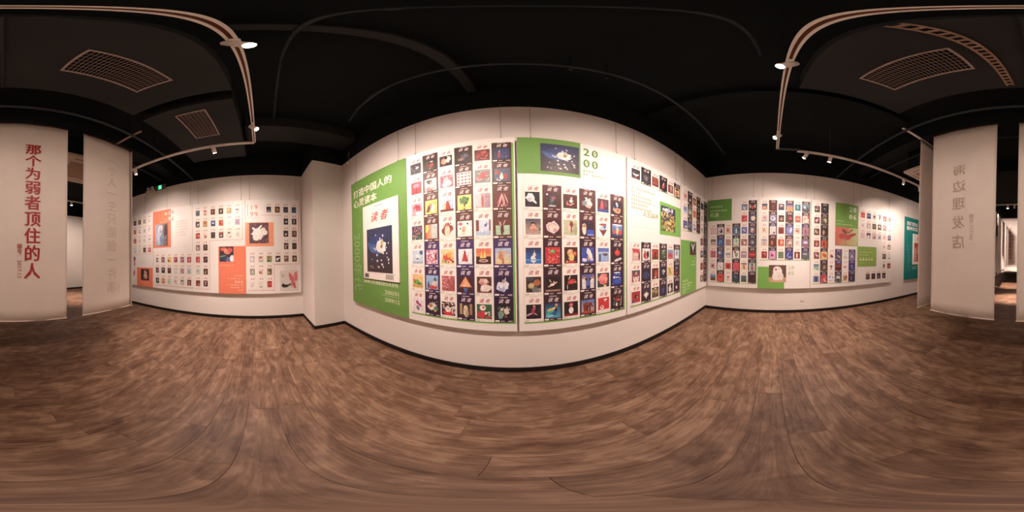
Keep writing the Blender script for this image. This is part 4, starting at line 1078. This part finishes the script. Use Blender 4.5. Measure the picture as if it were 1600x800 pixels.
def track(label, p, q, mat_=M_WHITE, hangers=()):
    p, q = Vector((p[0], p[1], ZT)), Vector((q[0], q[1], ZT))
    d = q - p
    o = empty('lighting_track', p, math.atan2(d.y, d.x))
    tag(o, label, 'track', 'lighting tracks under the ceiling')
    Ln = d.length
    mb = MB()
    mb.box(0, Ln, -0.021, -0.008, 0, 0.034).box(0, Ln, 0.008, 0.021, 0, 0.034).box(0, Ln, -0.021, 0.021, 0.026, 0.036)
    mb.build('track_rail', mat_, o)
    MB().box(0.002, Ln - 0.002, -0.008, 0.008, 0.010, 0.027).build('track_slot', M_SLOT, o)
    for t in hangers:
        MB().cyl((t, 0, 0.035), (t, 0, ZC - ZT), 0.008, seg=8).build('hanger', M_PIPE, o)
    return o


track('long white lighting track running overhead past the front wall boards', (-2.33, -0.05), (2.66, -0.07), hangers=(0.15, 2.5, 4.85))
track('white lighting track along the coral board wall', (-2.35, -0.05), (-2.35, -3.6), hangers=(0.1, 1.7, 3.3))
track('white lighting track along the wall with the 2006 board', (2.72, -0.40), (2.74, -3.9), hangers=(0.58, 2.6))
o_ = MB().box(2.64, 2.70, -0.42, -0.04, ZT + 0.005, ZT + 0.03).build('track_joint', M_PIPE)
tag(o_, 'dark corner joint between two lighting tracks', 'joint')

LAMPGRP = 'white track spotlights'


def spot(label, pos, target, power=100.0, size=122, blend=1.0, fill=None, core=None):
    """a track head: adapter on the rail, yoke, barrel, glowing lens, its light, and optional added helper lights"""
    x, y = pos
    o = empty('track_spotlight', (x, y, ZT))
    tag(o, label, 'spotlight', LAMPGRP)
    piv = Vector((0, 0, -0.075))
    d = (Vector(target) - (Vector((x, y, ZT)) + piv)).normalized()
    MB().cbox(-0.05, 0.05, -0.019, 0.019, -0.03, 0.004, 0.003).build('adapter', M_WHITE, o)
    MB().cyl((0, 0, -0.03), (0, 0, -0.06), 0.009, seg=10).build('stem', M_WHITE, o)
    a, b = piv - d * 0.045, piv + d * 0.065
    hb = MB()
    hb.cyl(a - d * 0.012, a, 0.018, 0.033, 20)
    hb.cyl(a, b, 0.033, 0.035, 20)
    hd = hb.build('lamp_head', M_WHITE, o, smooth=True)
    MB().cyl(b, b + d * 0.002, 0.029, seg=20).build('lens', M_LENS, hd)
    ld = bpy.data.lights.new('spot_beam', 'SPOT')
    ld.energy = power
    ld.color = LIGHT_COL
    ld.spot_size = R(size)
    ld.spot_blend = blend
    ld.shadow_soft_size = 0.03
    lo = bpy.data.objects.new('spot_beam', ld)
    COL.objects.link(lo)
    lo.parent = o
    lo.location = b + d * 0.02
    lo.rotation_euler = d.to_track_quat('-Z', 'Y').to_euler()
    if core:  # added narrow light that strengthens the hot spot on the wall
        kd = bpy.data.lights.new('extra_core', 'SPOT')
        kd.energy = core[1]
        kd.color = LIGHT_COL
        kd.spot_size = R(core[2])
        kd.spot_blend = 1.0
        kd.shadow_soft_size = 0.03
        ko = bpy.data.objects.new('extra_core', kd)
        COL.objects.link(ko)
        ko.parent = o
        ko.location = b + d * 0.02
        dv = Vector(core[0]) - Vector((x, y, ZT)) - ko.location
        ko.rotation_euler = dv.to_track_quat('-Z', 'Y').to_euler()
    # added fill light to brighten banners and floor, not the lamp's own beam
    if fill:
        tgt, pw_, sz_ = fill
        pd = bpy.data.lights.new('fill_light', 'SPOT')
        pd.energy = pw_
        pd.color = LIGHT_COL
        pd.spot_size = R(sz_)
        pd.spot_blend = 1.0
        pd.shadow_soft_size = 0.2
        po = bpy.data.objects.new('fill_light', pd)
        COL.objects.link(po)
        po.parent = o
        po.location = piv + Vector((0, 0, -0.09))
        dv = Vector(tgt) - Vector((x, y, ZT)) - po.location
        po.rotation_euler = dv.to_track_quat('-Z', 'Y').to_euler()
    return o


# overhead track, washing the front wall
spot('track spotlight overhead, aimed at the green title board', (-1.86, -0.05), (-1.55, YF, 1.3), WALL_W, core=((-1.35, YF, 2.0), CORE_W, 62), fill=((-1.5, -2.0, 1.45), BACK_W, 108))
spot('track spotlight overhead, aimed at the board of seven full cover rows', (-0.50, -0.05), (-0.9, YF, 1.3), WALL_W, core=((-1.15, YF, 2.0), CORE_W, 62), fill=((-0.4, -2.0, 1.45), BACK_W, 108))
spot('track spotlight overhead, aimed at the board headed 2000', (0.83, -0.06), (1.1, YF, 1.3), WALL_W, core=((1.25, YF, 1.9), CORE_W, 62), fill=((0.7, -2.0, 1.45), BACK_W, 108))
spot('track spotlight overhead, aimed at the sunflower picture board', (2.18, -0.06), (1.8, YF, 1.3), WALL_W, core=((1.75, YF, 1.9), CORE_W, 62), fill=((1.3, -2.0, 1.45), BACK_W, 108))
# left track
spot('track spotlight shining on the white blossom picture', (-2.35, -0.66), (XL, -0.45, 1.5), SIDE_W, core=((XL, -0.38, 1.75), CORE_W, 62), fill=((-2.6, -0.5, 0), DOWN_W * 1.25, 84))
spot('track spotlight aimed at the board headed 1996', (-2.35, -2.25), (XL, -2.4, 1.5), SIDE_W, core=((XL, -2.75, 2.1), CORE_W, 62), fill=((-2.9, -2.3, 0), DOWN_W * 0.25, 70))
# right track
spot('track spotlight aimed at the corner board with the short green block', (2.72, -0.55), (XR, 0.65, 1.25), SIDE_W * 0.8, core=((XR, 0.1, 1.6), CORE_W * 0.5, 70), fill=((2.95, 0.2, 0), DOWN_W * 0.65, 84))
spot('track spotlight aimed at the white chick picture', (2.72, -0.99), (XR, -0.75, 1.25), SIDE_W * 0.8, core=((XR, -1.3, 1.6), CORE_W * 0.5, 70), fill=((2.95, -1.2, 0), DOWN_W * 0.65, 84))
spot('track spotlight aimed between the 2006 board and the teal board', (2.73, -2.83), (XR, -3.3, 1.4), SIDE_W, core=((XR, -3.65, 2.4), CORE_W * 1.2, 58), fill=((1.56, -2.3, 1.8), 22, 90))
spot('track spotlight aimed at the teal board', (2.73, -3.45), (XR, -4.7, 1.8), SIDE_W * 0.6)
# deeper hall
track('white lighting track crossing the deep hall', (0.2, -5.9), (2.6, -5.9), hangers=(0.3, 2.1))
spot('track spotlight in the deep hall, aimed at the near floor', (0.75, -5.9), (0.55, -5.9, 0), 1500, 34)
spot('track spotlight in the deep hall, aimed at the floor under the far banner', (0.5, -5.9), (0.85, -8.75, 0), 2600, 28)
spot('track spotlight in the deep hall, washing the orange-lettered banner', (1.3, -5.9), (0.9, -8.9, 2.2), 420, 70)
track('white lighting track behind the faint-lettered banner', (-3.2, -5.0), (-1.2, -5.0), hangers=(0.3, 1.7))
spot('track spotlight behind the banners, aimed at the floor by the plain wall', (-2.2, -5.0), (-2.45, -5.6, 0), 700, 46, core=((-3.0, YB, 1.8), 160, 90))


# ================================================================== CEILING SERVICES
def vent(label, x0, x1, y0, y1, z, nx, ny):
    o = empty('ceiling_vent', (x0, y0, z))
    tag(o, label, 'vent', 'rectangular air vents in the grey duct')
    W_, D_ = x1 - x0, y1 - y0
    f = 0.018
    mb = MB()
    mb.box(0, W_, 0, f, -0.012, 0).box(0, W_, D_ - f, D_, -0.012, 0).box(0, f, f, D_ - f, -0.012, 0).box(W_ - f, W_, f, D_ - f, -0.012, 0)
    mb.build('frame', M_GREY, o)
    MB().box(f, W_ - f, f, D_ - f, -0.001, 0).build('backing', mat('vent_dark', '0c0c0c', 0.9), o)
    bar = MB().box(-0.0015, 0.0015, 0, D_ - 2 * f, -0.008, -0.002).mesh('slat')
    bar.materials.append(M_GREY)
    for i in range(nx):
        link('slat', bar, o, (f + (W_ - 2 * f) * (i + 1) / (nx + 1), f, 0))
    bar2 = MB().box(0, W_ - 2 * f, -0.0014, 0.0014, -0.010, -0.008).mesh('crossbar')
    bar2.materials.append(M_GREY)
    for i in range(ny):
        link('crossbar', bar2, o, (f, f + (D_ - 2 * f) * (i + 1) / (ny + 1), 0))


ZD = 3.9


def duct(label, x0, x1, y0, y1):
    o = empty('air_duct', ((x0 + x1) / 2, (y0 + y1) / 2, ZD))
    tag(o, label, 'duct', 'grey air duct sections under the black ceiling')
    hx, hy = (x1 - x0) / 2, (y1 - y0) / 2
    MB().cbox(-hx, hx, -hy, hy, 0.0, ZC - ZD, 0.004).build('casing', M_DUCT, o)
    MB().box(-hx - 0.015, -hx, -hy, hy, 0.0, 0.05).build('flange', M_PIPE, o)
    return o


duct('wide grey duct section overhead with two large vents', -1.40, 1.46, -1.39, -0.215)
duct('grey duct section near the coral boards with one vent', -3.3, -1.60, -1.39, -0.24)
vent('air vent in the wide duct, above the red-lettered banner side', -1.068, -0.342, -1.0, -0.614, ZD, 22, 6)
vent('air vent in the duct section close to the coral boards', -2.45, -1.745, -0.985, -0.585, ZD, 20, 6)
vent('air vent in the wide duct, next to the slotted tray', 0.369, 1.108, -0.985, -0.609, ZD, 22, 6)

o_ = empty('cable_tray', (0, 0, 0))
tag(o_, 'slotted beige metal tray under the wide duct', 'tray')
pa, pb = Vector((0.30, -0.215, ZD - 0.018)), Vector((0.175, -1.33, ZD - 0.018))
dd = (pb - pa).normalized()
nn = Vector((-dd.y, dd.x, 0))
for s_ in (-0.028, 0.028):
    MB().tube([pa + nn * s_, pb + nn * s_], 0.009, 6).build('side_rail', M_TRAY, o_)
Lt = (pb - pa).length
for i in range(20):
    c_ = pa + dd * (Lt * (i + 0.5) / 20)
    MB().tube([c_ - nn * 0.03, c_ + nn * 0.03], 0.013, 6).build('rung', M_TRAY, o_)
o_ = MB().box(0.03, 0.045, -1.39, -0.215, ZD - 0.02, ZD - 0.001).build('duct_flange', M_PIPE)
tag(o_, 'dark seam flange across the underside of the wide duct', 'flange')


def pipe(label, pts, r=0.022, m=M_PIPE, clamps=()):
    o = empty('ceiling_pipe', pts[0])
    tag(o, label, 'pipe', 'pipes and conduits under the ceiling')
    q = [Vector(p) - Vector(pts[0]) for p in pts]
    MB().tube(q, r, 12).build('pipe_run', m, o, smooth=True)
    for t in clamps:
        c = q[0].lerp(q[-1], t)
        MB().cyl(c + Vector((-0.012, 0, 0)), c + Vector((0.012, 0, 0)), r * 1.25, seg=12).build('clamp', m, o)
        MB().cyl(c, (c.x, c.y, ZC - pts[0][2]), 0.005, seg=6).build('hanger', M_BLACK, o)


pipe('dark sprinkler pipe running above the banner tops', [(-3.8, -1.60, 3.65), (3.9, -1.60, 3.65)], 0.02, clamps=(0.15, 0.4, 0.55, 0.7, 0.88))
pipe('thin conduit close to the ceiling along the front wall', [(-1.5, 1.06, 3.8), (-0.9, 0.99, 3.8), (3.2, 0.96, 3.8)], 0.014, clamps=(0.4, 0.8))
pipe('second thin conduit bending towards the pillar', [(-1.75, 1.12, 3.78), (-1.2, 1.02, 3.86), (3.1, 1.0, 3.86)], 0.010, clamps=(0.5,))
pipe('dark cable above the overhead track', [(-2.6, 0.26, 4.2), (-1.0, 0.17, 4.2), (1.0, 0.10, 4.2)], 0.013, clamps=(0.3, 0.7))
pipe('thin pipe behind the banner tops', [(-3.8, -2.6, 3.9), (3.9, -2.6, 3.9)], 0.02, clamps=(0.3, 0.6))

for lab, x0, x1, y0, y1, z0 in (('dark cable trunk crossing the ceiling above the cover board', -0.47, -0.37, -0.05, YF, 4.2),
                                ('dark ceiling beam above the coral boards', -2.95, -2.45, -0.2, YF, 4.08),
                                ('dark ceiling beam behind the banners', XL, XR, -2.5, -2.2, 4.0),
                                ('dark ceiling beam above the plain back wall side', XL, XR, -4.6, -4.2, 4.0),
                                ('dark cross beam beside the wide duct', 1.75, 1.95, -1.9, YF, 4.22)):
    o_ = MB().cbox(x0, x1, y0, y1, z0, ZC, 0.004).build('ceiling_beam', M_DUCT if 'trunk' in lab or 'coral' in lab else M_BLACK)
    tag(o_, lab, 'beam', 'dark beams under the ceiling')


def cassette(label, x0, x1, y0, y1, z):
    o = empty('air_conditioner', ((x0 + x1) / 2, (y0 + y1) / 2, z))
    tag(o, label, 'air conditioner', 'white ceiling air conditioners')
    hx, hy = (x1 - x0) / 2, (y1 - y0) / 2
    MB().cbox(-hx, hx, -hy, hy, 0, 0.06, 0.006).build('panel', M_CREAM, o)
    MB().box(-hx * 0.85, hx * 0.85, -hy * 0.85, hy * 0.85, 0.06, ZC - z).build('housing', M_BLACK, o)
    MB().cbox(-hx * 0.6, hx * 0.6, -hy * 0.6, hy * 0.6, -0.014, 0.0, 0.006).build('return_grille', mat('tan_grille', 'a88a72', 0.6), o)
    for s in (-1, 1):
        MB().box(-hx * 0.55, hx * 0.55, s * hy * 0.8 - 0.02, s * hy * 0.8 + 0.02, -0.006, 0.0).build('louvre', M_GREY, o)
        MB().box(s * hx * 0.8 - 0.02, s * hx * 0.8 + 0.02, -hy * 0.55, hy * 0.55, -0.006, 0.0).build('louvre', M_GREY, o)


cassette('white ceiling cassette air conditioner behind the faint-lettered banner', -2.05, -0.95, -3.58, -2.47, 3.5)
cassette('white ceiling cassette air conditioner behind the grey-lettered banner', 1.62, 2.5, -3.5, -2.57, 3.5)

# ================================================================== SMALL WALL FITTINGS
o_ = empty('emergency_light', (XL, -3.02, 3.56))
tag(o_, 'emergency light with two round heads at the top of the coral board wall', 'light')
MB().cbox(0.0, 0.07, -0.15, 0.15, -0.03, 0.12, 0.008).build('battery_box', M_CREAM, o_)
for s in (-0.075, 0.075):
    h_ = MB().cyl((0.035, s, 0.12), (0.035, s, 0.145), 0.012, seg=10).build('neck', M_CREAM, o_)
    MB().cyl((0.0, s, 0.185), (0.06, s, 0.185), 0.042, 0.05, 18).build('lamp_head', M_CREAM, o_, smooth=True)
    MB().cyl((0.06, s, 0.185), (0.064, s, 0.185), 0.042, seg=18).build('lens', mat('clear_lens', 'cfc8c0', 0.15), o_)
o_ = empty('exit_sign', (XL, -2.67, 3.62))
tag(o_, 'small lit green exit sign with a running figure', 'sign')
MB().cbox(0, 0.03, -0.18, 0.18, -0.01, 0.15, 0.004).build('housing', mat('sign_housing', '6a6a5e', 0.5), o_)
MB().box(0.03, 0.032, -0.06, 0.06, 0.005, 0.14).build('sign_face', M_GREENLIT, o_)
mbx = MB()
for a, b in (((-0.005, 0.09), (0.01, 0.055)), ((0.01, 0.055), (0.035, 0.03)), ((0.01, 0.055), (-0.02, 0.02)), ((-0.005, 0.09), (0.03, 0.085)), ((-0.005, 0.09), (-0.03, 0.07))):
    mbx.cyl((0.033, a[0], a[1]), (0.033, b[0], b[1]), 0.006, seg=6)
mbx.cyl((0.032, -0.012, 0.112), (0.034, -0.012, 0.112), 0.012, seg=12)
mbx.build('running_figure', mat('sign_white', 'e8fff0', 0.4, emit=(0.8, 1, 0.9, 1.0)), o_)


def outlet(label, loc, rz):
    o = empty('wall_outlet', loc, rz)
    tag(o, label, 'outlet', 'white wall outlets above the skirting')
    MB().cbox(-0.043, 0.043, -0.009, 0.0, -0.043, 0.043, 0.003).build('face_plate', M_WHITE, o)
    MB().box(-0.012, -0.008, -0.0095, -0.009, -0.012, 0.006).box(0.008, 0.012, -0.0095, -0.009, -0.012, 0.006).build('sockets', C('5a5450'), o)


outlet('white wall outlet below the green title board', (-2.27, YF, 0.365), 0)
outlet('white wall outlet below the board that ends at the room corner', (3.49, YF, 0.34), 0)
outlet('white wall outlet below the chick picture board', (XR, -0.77, 0.345), R(-90))

o_ = empty('motion_sensor', (-2.72, YF - 0.012, 3.60))
tag(o_, 'small white sensor with a wire loop beside the pillar top', 'sensor')
MB().cyl((0, 0.0, -0.03), (0, -0.05, -0.04), 0.032, 0.024, 16).build('sensor_body', M_WHITE, o_, smooth=True)
MB().cyl((0, -0.05, -0.04), (0, -0.056, -0.041), 0.015, seg=12).build('sensor_eye', C('2a2624'), o_)
lp = [(0.07 + 0.035 * math.cos(t), -0.03, 0.16 + 0.07 * math.sin(t)) for t in [R(-90 + 30 * i) for i in range(13)]]
MB().tube([(0, -0.01, -0.02), (0.06, -0.02, 0.05)] + lp, 0.005, 6).build('wire_loop', M_STEEL, o_)
